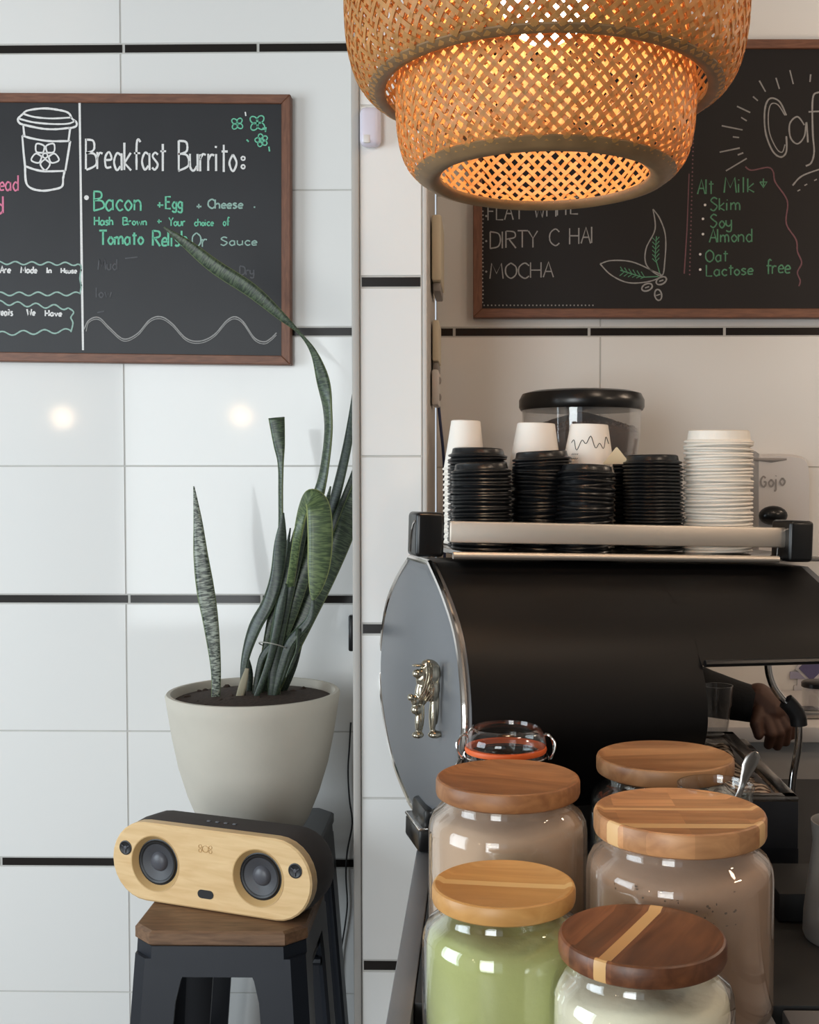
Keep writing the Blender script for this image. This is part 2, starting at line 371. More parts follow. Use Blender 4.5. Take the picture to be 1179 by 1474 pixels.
# ------------------------------------------------------------------ room shell
YB = 2.57          # tiled back wall
YP = 1.98          # face of the pillar
def Z(py, Y): return P(600, py, Y).z
def X(px, Y): return P(px, 700, Y).x
XPL = X(507, YP); XTL = X(519, YP); XPR = X(608, YP)
ZC = 2.95
def tile_rows(strips, hh):
    """strip centre heights, extended up and down by their own spacing, with one joint midway between strips."""
    st = sorted(strips); d = st[1]-st[0]
    while st[0] > 0.05: st.insert(0, st[0]-d)
    d = st[-1]-st[-2]
    while st[-1] < ZC: st.append(st[-1]+d)
    rows = []
    for a, b in zip(st[:-1], st[1:]):
        m = (a+b)/2
        rows += [(a-hh, a+hh, 1), (a+hh, m, 0), (m, b-hh, 0)]
    return [(max(0, a), min(ZC, b), k) for a, b, k in rows if b > 0.01 and a < ZC-0.01]
def tile_wall(name, y, x0, x1, strips, hh, tcol, tw, scol, sw, g=0.0008):
    bm = NB()
    box(bm, ((x0+x1)/2, y+0.0515, ZC/2), (x1-x0, 0.10, ZC), mi=2)
    for za, zb, k in tile_rows(strips, hh):
        w0, c0 = (sw, scol) if k else (tw, tcol)
        xs = [x0] + [c0+i*w0 for i in range(-40, 40) if x0+0.004 < c0+i*w0 < x1-0.004] + [x1]
        gg = g if not k else 0.0022
        for a, b in zip(xs[:-1], xs[1:]):
            A, B, C, D = a+gg, b-gg, za+g, zb-g
            e = 0.0012
            bk = [bm.verts.new(p) for p in ((A, y+0.004, C), (B, y+0.004, C), (B, y+0.004, D), (A, y+0.004, D))]
            fr = [bm.verts.new(p) for p in ((A+e, y, C+e), (B-e, y, C+e), (B-e, y, D-e), (A+e, y, D-e))]
            for f in [(fr[0], fr[1], fr[2], fr[3])] + [(bk[i], bk[(i+1) % 4], fr[(i+1) % 4], fr[i]) for i in range(4)]:
                q = bm.faces.new(f); q.material_index = k
    return struct(name, bm, [M['tile'], M['strip'], M['grout']])
XL, XR, YF = -3.0, 2.3, -3.0
tile_wall('wall_left', YB, XL, XPL+0.002, [Z(v, YB) for v in (67, 477, 863, 1243.5)], 0.0102,
          X(180, YB), 0.600, X(184, YB), 0.300)
tile_wall('wall_pillar', YP, XTL, XPR, [Z(v, YP) for v in (405.5, 905.5, 1390.5)], 0.0096, 5, 20, 5, 20)
tile_wall('wall_right', YB-0.004, XPR+0.001, XR, [Z(478.5, YB), Z(478.5, YB)-0.602, Z(478.5, YB)+0.602], 0.0100,
          X(863, YB), 0.600, X(847, YB), 0.300)
bm = NB(); box(bm, ((XPL+XPR)/2, (YP+YB)/2+0.035, ZC/2), (XPR-XPL-0.004, YB-YP-0.065, ZC)); struct('wall_core', bm, M['plaster'])
bm = NB(); box(bm, (XPL+(XTL-XPL)/2, YP+0.02, ZC/2), (XTL-XPL-0.001, 0.05, ZC), bev=0.003); struct('trim_1', bm, M['alu'], True)
bm = NB(); box(bm, (XPR+0.0045, YP+0.03, ZC/2), (0.008, 0.06, ZC), bev=0.002); struct('trim_2', bm, M['plaster'], True)
bm = NB(); box(bm, ((XL+XR)/2, (YF+YB)/2, -0.05), (XR-XL+0.2, YB-YF+0.3, 0.1)); struct('floor', bm, M['floor'])
bm = NB(); box(bm, ((XL+XR)/2, (YF+YB)/2, ZC+0.05), (XR-XL+0.2, YB-YF+0.3, 0.1)); struct('ceiling', bm, M['dim'])
bm = NB(); box(bm, (XR+0.05, (YF+YB)/2, ZC/2), (0.1, YB-YF, ZC)); struct('wall_east', bm, M['dim'])
# street side (behind the camera) with a shopfront window, and the side wall with another
def holed(name, axis, pos, a0, a1, h0, h1, z0, z1, m):
    bm = NB()
    for (u0, u1, w0, w1) in ((a0, h0, 0, ZC), (h1, a1, 0, ZC), (h0, h1, 0, z0), (h0, h1, z1, ZC)):
        c = ((u0+u1)/2, (w0+w1)/2); s = (u1-u0, w1-w0)
        if axis == 'y': box(bm, (c[0], pos, c[1]), (s[0], 0.1, s[1]))
        else: box(bm, (pos, c[0], c[1]), (0.1, s[0], s[1]))
    return struct(name, bm, m)
holed('wall_street', 'y', YF-0.05, XL, XR, -2.55, -0.1, 0.45, 2.65, M['dim'])
holed('wall_west', 'x', XL-0.05, YF, YB, -0.2, 1.4, 0.6, 2.5, M['dim'])
bm = NB()
for x in (-2.53, -1.325, -0.12): box(bm, (x, YF-0.04, 1.55), (0.05, 0.06, 2.2))
for z in (0.47, 1.95, 2.63): box(bm, (-1.325, YF-0.04, z), (2.45, 0.06, 0.05))
struct('window_1', bm, M['steel_dark'])
bm = NB()
for y in (-0.18, 0.6, 1.38): box(bm, (XL-0.04, y, 1.55), (0.06, 0.05, 1.9))
for z in (0.62, 2.48): box(bm, (XL-0.04, 0.6, z), (0.06, 1.6, 0.05))
struct('window_2', bm, M['steel_dark'])

# ------------------------------------------------------------------ chalk strokes
GL = {
'A': (5.2, "0 0 2.4 9 4.6 0|.9 3.4 3.8 3.4"), 'B': (5.4, "0 0 0 9|~0 9 3.4 8.6 3.6 6 0 5|~0 5 4 4.6 4.7 1.6 0 0"), 'C': (5.6, "~5 7.4 3 9 .5 6.6 .5 2.4 3 0 5 1.4"),
'D': (5.8, "0 0 0 9|~0 9 4 8 5 4.5 3.8 1 0 0"), 'E': (4.8, "4 9 0 9 0 0 4 0|0 4.8 3.2 4.8"), 'F': (4.4, "0 0 0 9 3.6 9|0 5 2.8 5"), 'H': (5.6, "0 0 0 9|4.5 0 4.5 9|0 4.5 4.5 4.5"),
'I': (1.8, "0 0 0 9"), 'L': (4.4, "0 9 0 0 3.6 0"), 'M': (7, "0 0 .8 9 3 3 5.2 9 6 0"), 'O': (6, "~2.5 9 .3 6.6 .3 2.4 2.5 0 4.8 2.4 4.8 6.6 2.5 9"),
'R': (5.4, "0 0 0 9|~0 9 3.8 8.4 4 5.6 0 4.6|1.4 4.6 4.6 0"), 'S': (5, "~4 8 2 9 .3 7 2 5 4 3 2 0 0 1.2"), 'T': (5.4, "0 9 5 9|2.5 9 2.5 0"), 'W': (7, "0 9 1.5 0 3 6 4.5 0 6 9"),
'Y': (5, "0 9 2.2 5 4.4 9|2.2 5 2.2 0"), 'G': (5.6, "~4.5 7.5 2.5 9 .3 6 .5 2 2.8 0 4.6 1.8 4.6 4.2 2.8 4.2"),
'a': (5.2, "~3.5 4.4 1.6 5 .2 2.5 1.5 0 3.3 1.2|3.6 5 3.7 0"), 'b': (4.4, "0 9 0 0|~0 4 2 5 3.6 2.5 2 0 0 .8"), 'c': (4.2, "~3.3 4.2 1.6 5 .2 2.5 1.6 0 3.4 .8"),
'd': (4.6, "~3.4 4.2 1.6 5 .2 2.5 1.6 0 3.4 1|3.5 9 3.5 0"), 'e': (4.3, "~.3 2.6 3.4 2.9 2.2 5 .4 3.4 .8 .5 3.3 .6"), 'f': (3.6, "~3.2 8.2 2 9 1.3 7 1.3 0|0 5 3 5"),
'g': (4.6, "~3.4 4.2 1.6 5 .2 2.5 1.6 .2 3.4 1.2|~3.5 5 3.5 -2 1.8 -3 .2 -2"), 'h': (4.4, "0 9 0 0|~0 3.5 1.8 5 3.2 3.8 3.3 0"), 'i': (2.4, "0 5 0 0|0 6.8 .1 7.4"),
'j': (2.6, "~1.5 5 1.5 -2 .2 -3|1.5 6.8 1.6 7.3"), 'k': (4.7, "0 8 0 0|3 5.2 0 2.2 3.2 0"), 'l': (1.8, "0 9 0 0"), 'm': (6.2, "0 5 0 0|~0 3.5 1.3 5 2.4 3.6 2.5 0|~2.5 3.5 3.8 5 4.9 3.6 5 0"),
'n': (4.5, "0 5 0 0|~0 3.5 1.8 5 3.2 3.8 3.3 0"), 'o': (4.6, "~1.8 5 .2 2.5 1.8 0 3.5 2.5 1.8 5"), 'r': (3.6, "0 5 0 0|~0 3.2 1.2 4.8 2.6 4.6"), 's': (3.9, "~2.8 4.4 1.4 5 .3 3.8 2.7 1.6 1.4 0 0 .6"),
't': (3.4, "1.3 8 1.3 0|0 5.8 2.8 5.8"), 'u': (4.5, "~0 5 .1 1.2 1.6 0 3.2 1.4|3.3 5 3.3 0"), 'v': (4.3, "0 5 1.7 0 3.4 5"), 'w': (6, "0 5 1.2 0 2.5 4 3.8 0 5 5"), 'y': (4.4, "~0 5 .2 2 1.8 1 3.3 2.5|~3.4 5 3.3 -2 1.6 -3 .2 -2.2"),
'+': (4, "0 2.5 2.6 2.5|1.3 3.8 1.3 1.2"), ',': (2, ".4 1 0 -1.2"), ' ': (4, ""), '*': (2, ".2 2.4 .5 2.4")}
def parse(s):
    out = []
    for st in s.split('|'):
        if not st: continue
        sm = st[0] == '~'; v = [float(x) for x in st.lstrip('~').split()]
        pts = list(zip(v[0::2], v[1::2])); out.append(cat(pts, 5) if sm else pts)
    return out
class Chalk:
    """chalk lines on a board plane at depth Y, laid out in photo coordinates on that plane."""
    def __init__(self, Y): self.Y = Y; self.b = {}; self.e = ('chalk_line', 0)
    def el(self, name): self.e = (name, self.e[1]+1)
    def get(self, k):
        kk = (k,)+self.e
        if kk not in self.b: self.b[kk] = NB()
        return self.b[kk]
    def line(self, k, pts, wpx=2.0):
        bm = self.get(k); n = len(pts)
        Q = [P(x, y, self.Y) for x, y in pts]; h = wpx/2*self.Y/F
        L, Rr = [], []
        for i in range(n):
            t = Q[min(i+1, n-1)]-Q[max(i-1, 0)]
            if t.length < 1e-7: t = Vector((1, 0, 0))
            t.normalize(); nn = Vector((-t.z, 0, t.x))*h*random.uniform(0.85, 1.12)
            L.append(bm.verts.new(Q[i]+nn)); Rr.append(bm.verts.new(Q[i]-nn))
        for i in range(n-1): bm.faces.new((L[i], L[i+1], Rr[i+1], Rr[i]))
    def text(self, k, s, x, y, cap, sx=1.0, wpx=2.0, slope=0.0):
        u = cap/9.0; x0 = x; self.el('lettering')
        for ch in s:
            adv, g = GL[ch]
            for st in parse(g):
                jx, jy = random.uniform(-.2, .2), random.uniform(-.25, .25)
                self.line(k, [(x+(a+jx)*u*sx, y-(b+jy)*u+(x-x0)*slope) for a, b in st], wpx)
            x += adv*u*sx
        return x
    def ring(self, k, cx, cy, rx, ry, wpx=2.0, rot=0.0):
        self.line(k, [(cx+rx*math.cos(a)*math.cos(rot)-ry*math.sin(a)*math.sin(rot), cy+rx*math.cos(a)*math.sin(rot)+ry*math.sin(a)*math.cos(rot)) for a in [2*PI*i/16 for i in range(17)]], wpx)
    def dot(self, k, cx, cy, r):
        bm = self.get(k); c = P(cx, cy, self.Y); q = r*self.Y/F
        bm.faces.new([bm.verts.new(c+Vector((q*math.cos(a), 0, q*math.sin(a)))) for a in [2*PI*i/8 for i in range(8)]])
    def build(self, parent):
        for (k, name, i), bm in self.b.items():
            part(name, bm, M[k], parent, world=True, smooth=False, label=LBL.get(k))
LBL = {'chalk_w': 'white chalk', 'chalk_g': 'green chalk', 'chalk_gg': 'grey-green chalk', 'chalk_p': 'pink chalk', 'smudge': 'faint rubbed-out chalk', 'chalk_dim': 'pale thin chalk', 'chalk_g2': 'thin green chalk', 'chalk_mauve': 'mauve chalk'}
def board_frame(Yw, Yf, quad, fw, root, mh, mv):
    """four mitred rails between the wall and Yf from the outer photo corners (tl, tr, br, bl) and rail width in px."""
    o = [P(x, y, Yf) for x, y in quad]
    s = (fw*Yf/F)
    ctr = sum(o, Vector())/4
    dx = Vector((s, 0, 0)); dz = Vector((0, 0, s))
    i_ = [o[0]+dx-dz, o[1]-dx-dz, o[2]-dx+dz, o[3]+dx+dz]
    for k in range(4):
        a, b, c, d = o[k], o[(k+1) % 4], i_[(k+1) % 4], i_[k]
        bm = NB(); back = Vector((0, Yw-Yf, 0))
        lip = Vector((0, 0.006, 0))
        fr = [bm.verts.new(p) for p in (a, b, c, d)]; bk = [bm.verts.new(p+back) for p in (a, b, c, d)]
        bm.faces.new(fr); bm.faces.new(bk[::-1])
        for j in range(4): bm.faces.new((fr[j], bk[j], bk[(j+1) % 4], fr[(j+1) % 4]))
        bmesh.ops.bevel(bm, geom=bm.edges[:], offset=0.0015, segments=1, affect='EDGES')
        part('frame_rail', bm, mh if k % 2 == 0 else mv, root, world=True, sharp=30)
    return i_

# left menu board
YBF = 2.540
lb = thing('chalkboard', 'wood-framed menu chalkboard headed Breakfast Burrito with a drawn takeaway cup, on the bright left wall', 'chalkboard', P(200, 330, YBF))
q = [(-330, 131.5), (418, 135.5), (418, 525), (-330, 515.5)]
inn = board_frame(YB-0.001, YBF, q, 13, lb, M['frame'], M['frame_v'])
bm = NB(); fr = [bm.verts.new(p+Vector((0, 0.006, 0))) for p in inn]; bk = [bm.verts.new(p+Vector((0, 0.02, 0))) for p in inn]
bm.faces.new(fr); bm.faces.new(bk[::-1])
for j in range(4): bm.faces.new((fr[j], bk[j], bk[(j+1) % 4], fr[(j+1) % 4]))
part('board_panel', bm, M['board'], lb, world=True, smooth=False)
c = Chalk(YBF+0.0052)
W, G_, GG, PK, SM = 'chalk_w', 'chalk_g', 'chalk_gg', 'chalk_p', 'smudge'
c.el('divider_line'); c.line(W, [(114.5, 147), (116, 250), (117.5, 370), (119.5, 504)], 3.4)
# takeaway cup drawing
c.el('cup_drawing')
c.line(W, cat([(33, 164), (40, 159), (64, 156), (88, 159), (99, 163), (104, 171), (110, 176), (109, 182), (98, 185)]), 3)
c.line(W, cat([(33, 164), (26, 171), (28, 177), (36, 180), (60, 185), (80, 186), (100, 184)]), 3)
c.line(W, cat([(34, 164), (50, 168.5), (75, 170.5), (103, 169)]), 2.6)
c.line(W, cat([(28, 171), (48, 176), (75, 178.5), (98, 178), (108, 174)]), 2.6)
c.line(W, [(33.5, 181), (35, 195)], 3); c.line(W, [(101, 185), (98.5, 203)], 3)
c.line(W, cat([(32, 195), (45, 199), (70, 203), (101, 203)]), 3)
c.line(W, [(32, 195), (34, 220), (36, 239)], 3); c.line(W, [(101, 203), (97, 228), (94, 246)], 3)
c.line(W, cat([(36, 239), (50, 244), (65, 246.5), (94, 246)]), 3)
c.line(W, cat([(36, 239), (37.5, 262), (45, 271), (60, 274.5), (75, 273), (89, 268.5), (91, 256), (93, 246)]), 3)
for a in range(5):
    t = R(90+72*a); d = (math.cos(t), math.sin(t)); n = (-d[1], d[0])
    pt = lambda r, s: (65+d[0]*r+n[0]*s, 224+d[1]*r+n[1]*s)
    c.line(W, cat([pt(5, 0), pt(12, 7), pt(21, 0), pt(12, -7), pt(5, 0)], 5), 2.4)
c.ring(W, 65, 224, 3.5, 3.5, 2.2)
c.text(PK, 'ead', -1, 274, 22, 0.85, 2.4); c.text(PK, 'd', -4, 307, 24, 0.85, 3.0)
def wavy(k, x0, x1, y0, y1, amp, n, wpx=2.2):
    c.line(k, [(x0+(x1-x0)*i/60, y0+(y1-y0)*i/60+amp*math.sin(i/60*n*2*PI)) for i in range(61)], wpx)
c.el('wavy_border'); wavy(GG, -20, 112, 378, 380, 2.2, 5.5); c.line(GG, cat([(112, 380), (117, 384), (115, 400), (117, 412), (115, 423)]), 2.2)
c.el('wavy_border'); wavy(GG, -20, 116, 423, 423, 2.6, 5)
c.text(W, 'Are', 0, 393, 10, 1.1, 2.2); c.text(W, 'Made', 30, 393, 9, 1.15, 2.2); c.text(W, 'In', 68, 393, 8, 1.2, 2.2); c.text(W, 'House', 88, 393, 7, 1.3, 2.2)
c.el('wavy_border'); wavy(GG, -20, 98, 434, 443, 3, 4.5); c.line(GG, cat([(98, 443), (106, 449), (102, 457), (105, 465), (102, 478)]), 2.2); wavy(GG, -20, 102, 481, 476, 3, 4)
c.text(W, 'Treats', -8, 454, 10, 0.95, 2.2); c.text(W, 'We', 39, 454, 9, 1.1, 2.2); c.text(W, 'Have', 65, 455, 8.5, 1.35, 2.2)
c.text(W, 'Breakfast', 124, 244, 44, 0.61, 3.0, 0.01); c.text(W, 'Burrito', 257, 246, 44, 0.645, 3.0, 0.012)
c.el('lettering'); c.ring(W, 350, 228, 2.6, 2.6, 2.4); c.ring(W, 350, 240, 2.6, 2.6, 2.4)
c.el('bullet_point'); c.dot(W, 124.5, 284.5, 3.6)
c.text(G_, 'Bacon', 135, 303, 27, 1.0, 2.6); c.text(G_, '+', 226, 303, 27, 1.1, 2.2); c.text(G_, 'Egg', 239, 300, 17, 0.95, 2.6)
c.text(GG, '+', 283, 303, 22, 1.1, 2.2); c.text(GG, 'Cheese', 299, 300, 13, 1.35, 2.3); c.text(GG, ',', 366, 298, 9, 1, 2.2)
c.text(G_, 'Hash', 136, 324, 12, 1.1, 2.2); c.text(G_, 'Brown', 177, 324, 11, 1.2, 2.0); c.text(G_, '+', 226, 324, 20, 1.1, 1.8); c.text(G_, 'Your', 243, 325, 12, 1.05, 2.0)
c.text(G_, 'choice', 280, 325, 10, 1.05, 1.8); c.text(G_, 'of', 321, 325, 12, 0.9, 1.8)
c.text(G_, 'Tomato', 143, 352, 20, 1.0, 2.8); c.text(G_, 'Relish', 220, 354, 22, 0.95, 2.8)
c.text(GG, 'Or', 277, 355, 20, 1.1, 2.0); c.text(GG, 'Sauce', 318, 353, 12, 1.75, 1.8)
c.text(SM, 'Mud', 141, 388, 15, 1.1, 2); c.text(SM, 'low', 139, 428, 14, 1.2, 2); c.text(SM, 'Dry', 345, 396, 13, 1.1, 2); c.el('rubbed_out_mark'); c.line(SM, [(180, 372), (198, 370)], 2); c.el('rubbed_out_mark'); c.line(SM, [(140, 450), (150, 448)], 2)
wv = lambda dy: cat([(121+dy, 474+dy), (128, 461+dy), (142, 457+dy), (158, 472+dy), (178, 488+dy), (198, 480+dy), (216, 460+dy), (232, 456+dy), (248, 466+dy), (268, 487+dy), (288, 491+dy), (308, 482+dy), (326, 462+dy), (338, 456+dy), (350, 463+dy), (366, 486+dy), (380, 492+dy), (390, 487+dy), (398, 479+dy)], 6)
c.el('wavy_line'); c.line('chalk_dim', wv(0), 1.8); c.line('chalk_dim', wv(3), 1.2)
for fx, fy, r, n in ((341.5, 178, 9, 4), (370.5, 177, 12, 4), (376.5, 202, 9, 5)):
    c.el('flower_drawing')
    for a in range(n): c.ring(G_, fx+r*0.55*math.cos(2*PI*a/n+.7), fy+r*0.55*math.sin(2*PI*a/n+.7), r*0.5, r*0.38, 1.8, 2*PI*a/n+.7)
for k_, a_, w_ in ((G_, [(378, 184), (383, 188)], 2), (W, [(353, 161), (354, 167)], 1.8), (G_, [(355, 201), (358, 204)], 2.2), (G_, [(387, 211), (388, 218)], 2), (G_, [(383, 183), (382, 190)], 2)):
    c.el('chalk_dash'); c.line(k_, a_, w_)
c.build(lb)

# right menu board
YBR = 2.536
rb = thing('chalkboard', 'dark wood-framed coffee chalkboard with alt milk list, behind the pendant lamp on the right wall', 'chalkboard', P(900, 300, YBR))
q = [(681, 56), (1640, 56), (1640, 457), (681, 457)]
inn = board_frame(YB-0.005, YBR, q, 13, rb, M['frame'], M['frame_v'])
bm = NB(); fr = [bm.verts.new(p+Vector((0, 0.006, 0))) for p in inn]; bk = [bm.verts.new(p+Vector((0, 0.02, 0))) for p in inn]
bm.faces.new(fr); bm.faces.new(bk[::-1])
for j in range(4): bm.faces.new((fr[j], bk[j], bk[(j+1) % 4], fr[(j+1) % 4]))
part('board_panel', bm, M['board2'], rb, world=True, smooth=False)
c = Chalk(YBR+0.0052)
W, D_, G2, MV = 'chalk_w', 'chalk_dim', 'chalk_g2', 'chalk_mauve'
c.text(D_, 'FLAT', 703, 317, 23, 1.05, 1.9, -0.03); c.text(D_, 'WHITE', 769, 313, 24, 1.0, 1.9, -0.09)
c.text(D_, 'DIRTY', 706, 358, 24, 1.12, 1.9, -0.04); c.text(D_, 'C', 790, 354, 24, 1.1, 1.9); c.text(D_, 'HAI', 820, 351, 23, 1.15, 1.9, -0.06)
c.text(D_, 'MOCHA', 705, 401, 22, 1.3, 1.9, -0.02)
c.el('bullet_point')
for yy in (311, 347, 391): c.dot(D_, 700, yy, 1.6)
c.el('dotted_border')
for i in range(24): c.dot(D_, 695+0.4*math.sin(i), 304+i*5.7, 1.2)
c.el('dotted_border')
for i in range(30): c.dot(D_, 697+i*5.4, 439.5, 1.1)
c.el('leaf_drawing'); c.line(D_, cat([(940, 301), (943, 330), (930, 358), (931, 382), (952, 397), (957, 376), (958, 340), (950, 315), (940, 301)], 6), 1.8)
c.line(D_, cat([(864, 380), (880, 375), (910, 377), (940, 390), (952, 397), (935, 405), (905, 407), (880, 396), (864, 380)], 6), 1.8)
c.line(G2, [(945, 340), (943, 370), (950, 394)], 1.6); c.line(G2, [(893, 389), (925, 399), (948, 398)], 1.6)
for i in range(6):
    y = 345+i*6; c.line(G2, [(939, y-3), (944, y+2), (949, y-4)], 1.3); x = 895+i*6; c.line(G2, [(x-2, 384+i*1.4), (x+3, 392+i*1.4), (x-3, 397+i*0.8)], 1.3)
c.el('bean_drawing')
for bx, by, ro in ((931.5, 413.5, -.4), (952, 404, -.5), (947.5, 424.5, 1.4)):
    c.ring(D_, bx, by, 8, 5, 2.2, ro); c.line(D_, [(bx-3, by+1), (bx+3, by-1)], 1.8)
c.el('dotted_border'); c.line(MV, [(992, 250), (989, 330), (985, 394)], 1.6)
for i in range(40): c.dot(MV, 999-i*0.16, 165+i*5.9, 1.2)
c.text(G2, 'Alt', 1004, 279, 21, 1.0, 2.0, -0.02); c.text(G2, 'Milk', 1043, 277, 22, 1.2, 2.0, -0.02); c.el('arrow_drawing'); c.line(G2, [(1099, 257), (1099, 268)], 2); c.line(G2, [(1094, 262), (1099, 270), (1104, 262), (1094, 262)], 2)
for s, x, y, h, sx in (('Skim', 1023, 303, 19, 1.15), ('Soy', 1023, 328, 19, 1.1), ('Almond', 1021, 349, 19, 1.12), ('Oat', 1016, 377, 17, 1.2), ('Lactose', 1017, 397, 16, 1.3), ('free', 1103, 394, 21, 1.0)):
    c.text(G2, s, x, y, h, sx, 2.0, -0.025)
c.el('bullet_point')
for x, y in ((1015, 295), (1012, 315), (1012, 337), (1008, 366), (1008, 388)): c.dot(W, x, y, 1.9)
c.el('lettering'); c.line(D_, cat([(1132, 166), (1122, 146), (1108, 142), (1101, 158), (1102, 190), (1112, 217), (1124, 226), (1132, 218), (1132, 196)], 6), 2.4)
c.line(D_, cat([(1130, 166), (1120, 151), (1110, 150), (1106, 166), (1108, 192), (1118, 214), (1126, 219), (1130, 208)], 6), 1.6)
c.line(D_, cat([(1158, 180), (1148, 168), (1137, 178), (1138, 198), (1148, 207), (1158, 196), (1161, 176), (1163, 205)], 6), 2.2)
c.line(D_, cat([(1190, 134), (1178, 133), (1170, 142), (1170, 190), (1172, 218), (1168, 234), (1160, 239)], 6), 2.4); c.line(D_, [(1164, 161), (1184, 160)], 2)
c.text(D_, 'e', 1190, 207, 64, 1.0, 2.4)
c.el('sunburst_drawing')
for a in (((1093, 116), (1102, 132)), ((1117, 112), (1122, 128)), ((1137, 101), (1142, 121)), ((1167, 107), (1166, 118)), ((1084, 139), (1091, 145)), ((1061, 153), (1080, 162)), ((1067, 169), (1075, 174)), ((1039, 181), (1069, 187)), ((1055, 197), (1064, 198)),
          ((1036, 219), (1065, 213)), ((1062, 223), (1070, 220)), ((1045, 246), (1075, 228))): c.line(D_, list(a), 2.0)
c.el('wavy_line'); c.line(MV, cat([(1073, 240), (1082, 245), (1105, 241), (1113, 247), (1116, 262), (1130, 282), (1134, 295), (1132, 322), (1146, 345), (1148, 362), (1154, 378), (1148, 392), (1152, 404), (1150, 412)], 6), 2.0)
c.el('underline'); c.line(D_, cat([(1141, 267), (1155, 253), (1185, 242)], 6), 2.2)
for x, y in ((1150, 274), (1160, 266), (1174, 259)): c.line(D_, [(x-2, y+1), (x+2, y-1)], 1.6)
c.build(rb)

# ------------------------------------------------------------------ stools
def stool(label, cx, cy, zs, hw=0.141, flare=0.048, seat='seat'):
    hd = hw
    t = thing('bar_stool', label, 'stool', (cx, cy, 0))
    ch = 0.032
    def outline(h, k): return [(-h+k, -h), (h-k, -h), (h, -h+k), (h, h-k), (h-k, h), (-h+k, h), (-h, h-k), (-h, -h+k)]
    bm = NB(); rings = []
    for z, g in ((zs-0.024, -0.003), (zs-0.021, 0), (zs-0.004, 0), (zs, -0.004)):
        rings.append([(x, y, z) for x, y in outline(hw+g, ch)])
    loft(bm, rings); part('seat', bm, M[seat], t, sharp=30)
    bm = NB()
    o, i = outline(hw-0.003, ch), outline(hw-0.006, ch)
    top, bot = zs-0.025, zs-0.074
    A = [[bm.verts.new((x, y, top)) for x, y in o], [bm.verts.new((x*1.02, y*1.02, bot)) for x, y in o], [bm.verts.new((x*1.02, y*1.02, bot)) for x, y in i], [bm.verts.new((x, y, top)) for x, y in i]]
    for a, b in zip(A, A[1:]+A[:1]):
        for j in range(8): bm.faces.new((a[j], a[(j+1) % 8], b[(j+1) % 8], b[j]))
    part('apron', bm, M['steel_dark'], t, sharp=25)
    H = zs-0.045
    for sx in (-1, 1):
        for sy in (-1, 1):
            bm = NB(); rings = []
            for z, wd in ((H, 0.074), (H-0.035, 0.060), (H-0.07, 0.054), (0.30, 0.046), (0.0, 0.036)):
                f = flare*(1-z/H); ex = hw-0.002+f; ey = hw-0.002+f; k = 0.022; th = 0.006
                pts = [(ex-k-wd, ey), (ex-k, ey), (ex, ey-k), (ex, ey-k-wd), (ex-th, ey-k-wd), (ex-th, ey-k-th*.5), (ex-k-th*.5, ey-th), (ex-k-wd, ey-th)]
                rings.append([(sx*x, sy*y, z) for x, y in pts])
            loft(bm, rings); part('leg', bm, M['steel_dark'], t, sharp=20)
    for z in (0.62*zs/0.78, 0.26):
        f = flare*(1-z/H); e = hw+f-0.02
        if z > 0.5:
            bm = NB(); tube(bm, [(-e, e, z), (e, e, z)], 0.008, 8); part('cross_brace', bm, M['steel_dark'], t)
            bm = NB(); tube(bm, [(-e, -e+0.02, z+0.06), (-e, e, z+0.06)], 0.007, 8); part('cross_brace', bm, M['steel_dark'], t)
            bm = NB(); tube(bm, [(e, -e+0.02, z+0.06), (e, e, z+0.06)], 0.007, 8); part('cross_brace', bm, M['steel_dark'], t)
        else:
            for a, b in (((-e, -e), (e, -e)), ((e, -e), (e, e)), ((e, e), (-e, e)), ((-e, e), (-e, -e))):
                bm = NB(); m_ = ((a[0]+b[0])/2, (a[1]+b[1])/2, z); box(bm, m_, (abs(b[0]-a[0])+0.016, abs(b[1]-a[1])+0.016, 0.024), bev=0.004); part('footrest', bm, M['steel_dark'], t)
    return t
stool('black metal stool with dark wooden seat, in front with the bamboo speaker on it', -0.424, 1.945, 0.782)
stool('dark metal stool behind the first one, mostly hidden, carrying the stone planter', -0.462, 2.332, 0.792, hw=0.143, seat='steel_dark')

# ------------------------------------------------------------------ speaker
Lh, Hh, Dp = 0.196, 0.069, 0.086
sp = thing('bookshelf_speaker', 'pale bamboo-fronted wireless speaker with two round woofers resting crooked on the front stool', 'speaker', (-0.452, 1.905, 0.7825+Hh))
sp.rotation_euler = Euler((0, 0, R(-20)))
def stad(l, h, n=14):
    r = h; out = []
    for i in range(n+1): a = -PI/2+PI*i/n; out.append((l-r+r*math.cos(a), r*math.sin(a)))
    for i in range(n+1): a = PI/2+PI*i/n; out.append((-l+r+r*math.cos(a), r*math.sin(a)))
    return out
bm = NB(); rings = [[(x, y, z) for x, z in stad(l, h)] for y, l, h in ((0.004, Lh-.001, Hh-.001), (0.03, Lh+.001, Hh), (Dp-.02, Lh-.003, Hh-.002), (Dp-0.006, Lh-.01, Hh-.008), (Dp, Lh-.022, Hh-.02))]
loft(bm, rings); part('cabinet', bm, M['speaker_body'], sp, sharp=30)
YS = -0.016; RW = 0.0475; WX = [s_*0.101-0.006 for s_ in (-1, 1)]; WZ = -0.001
bm = NB()
def loop_(pts):
    v = [bm.verts.new(p) for p in pts]
    return v, [bm.edges.new((v[i], v[(i+1) % len(v)])) for i in range(len(v))]
ov, oe = loop_([(x, YS, z) for x, z in stad(Lh-.004, Hh-.004)])
hv, he = [], []
for wx in WX:
    v_, e_ = loop_([(wx+RW*math.cos(2*PI*i/40), YS, WZ+RW*math.sin(2*PI*i/40)) for i in range(40)]); hv.append(v_); he += e_
bmesh.ops.triangle_fill(bm, use_beauty=True, edges=oe+he)
prev = ov
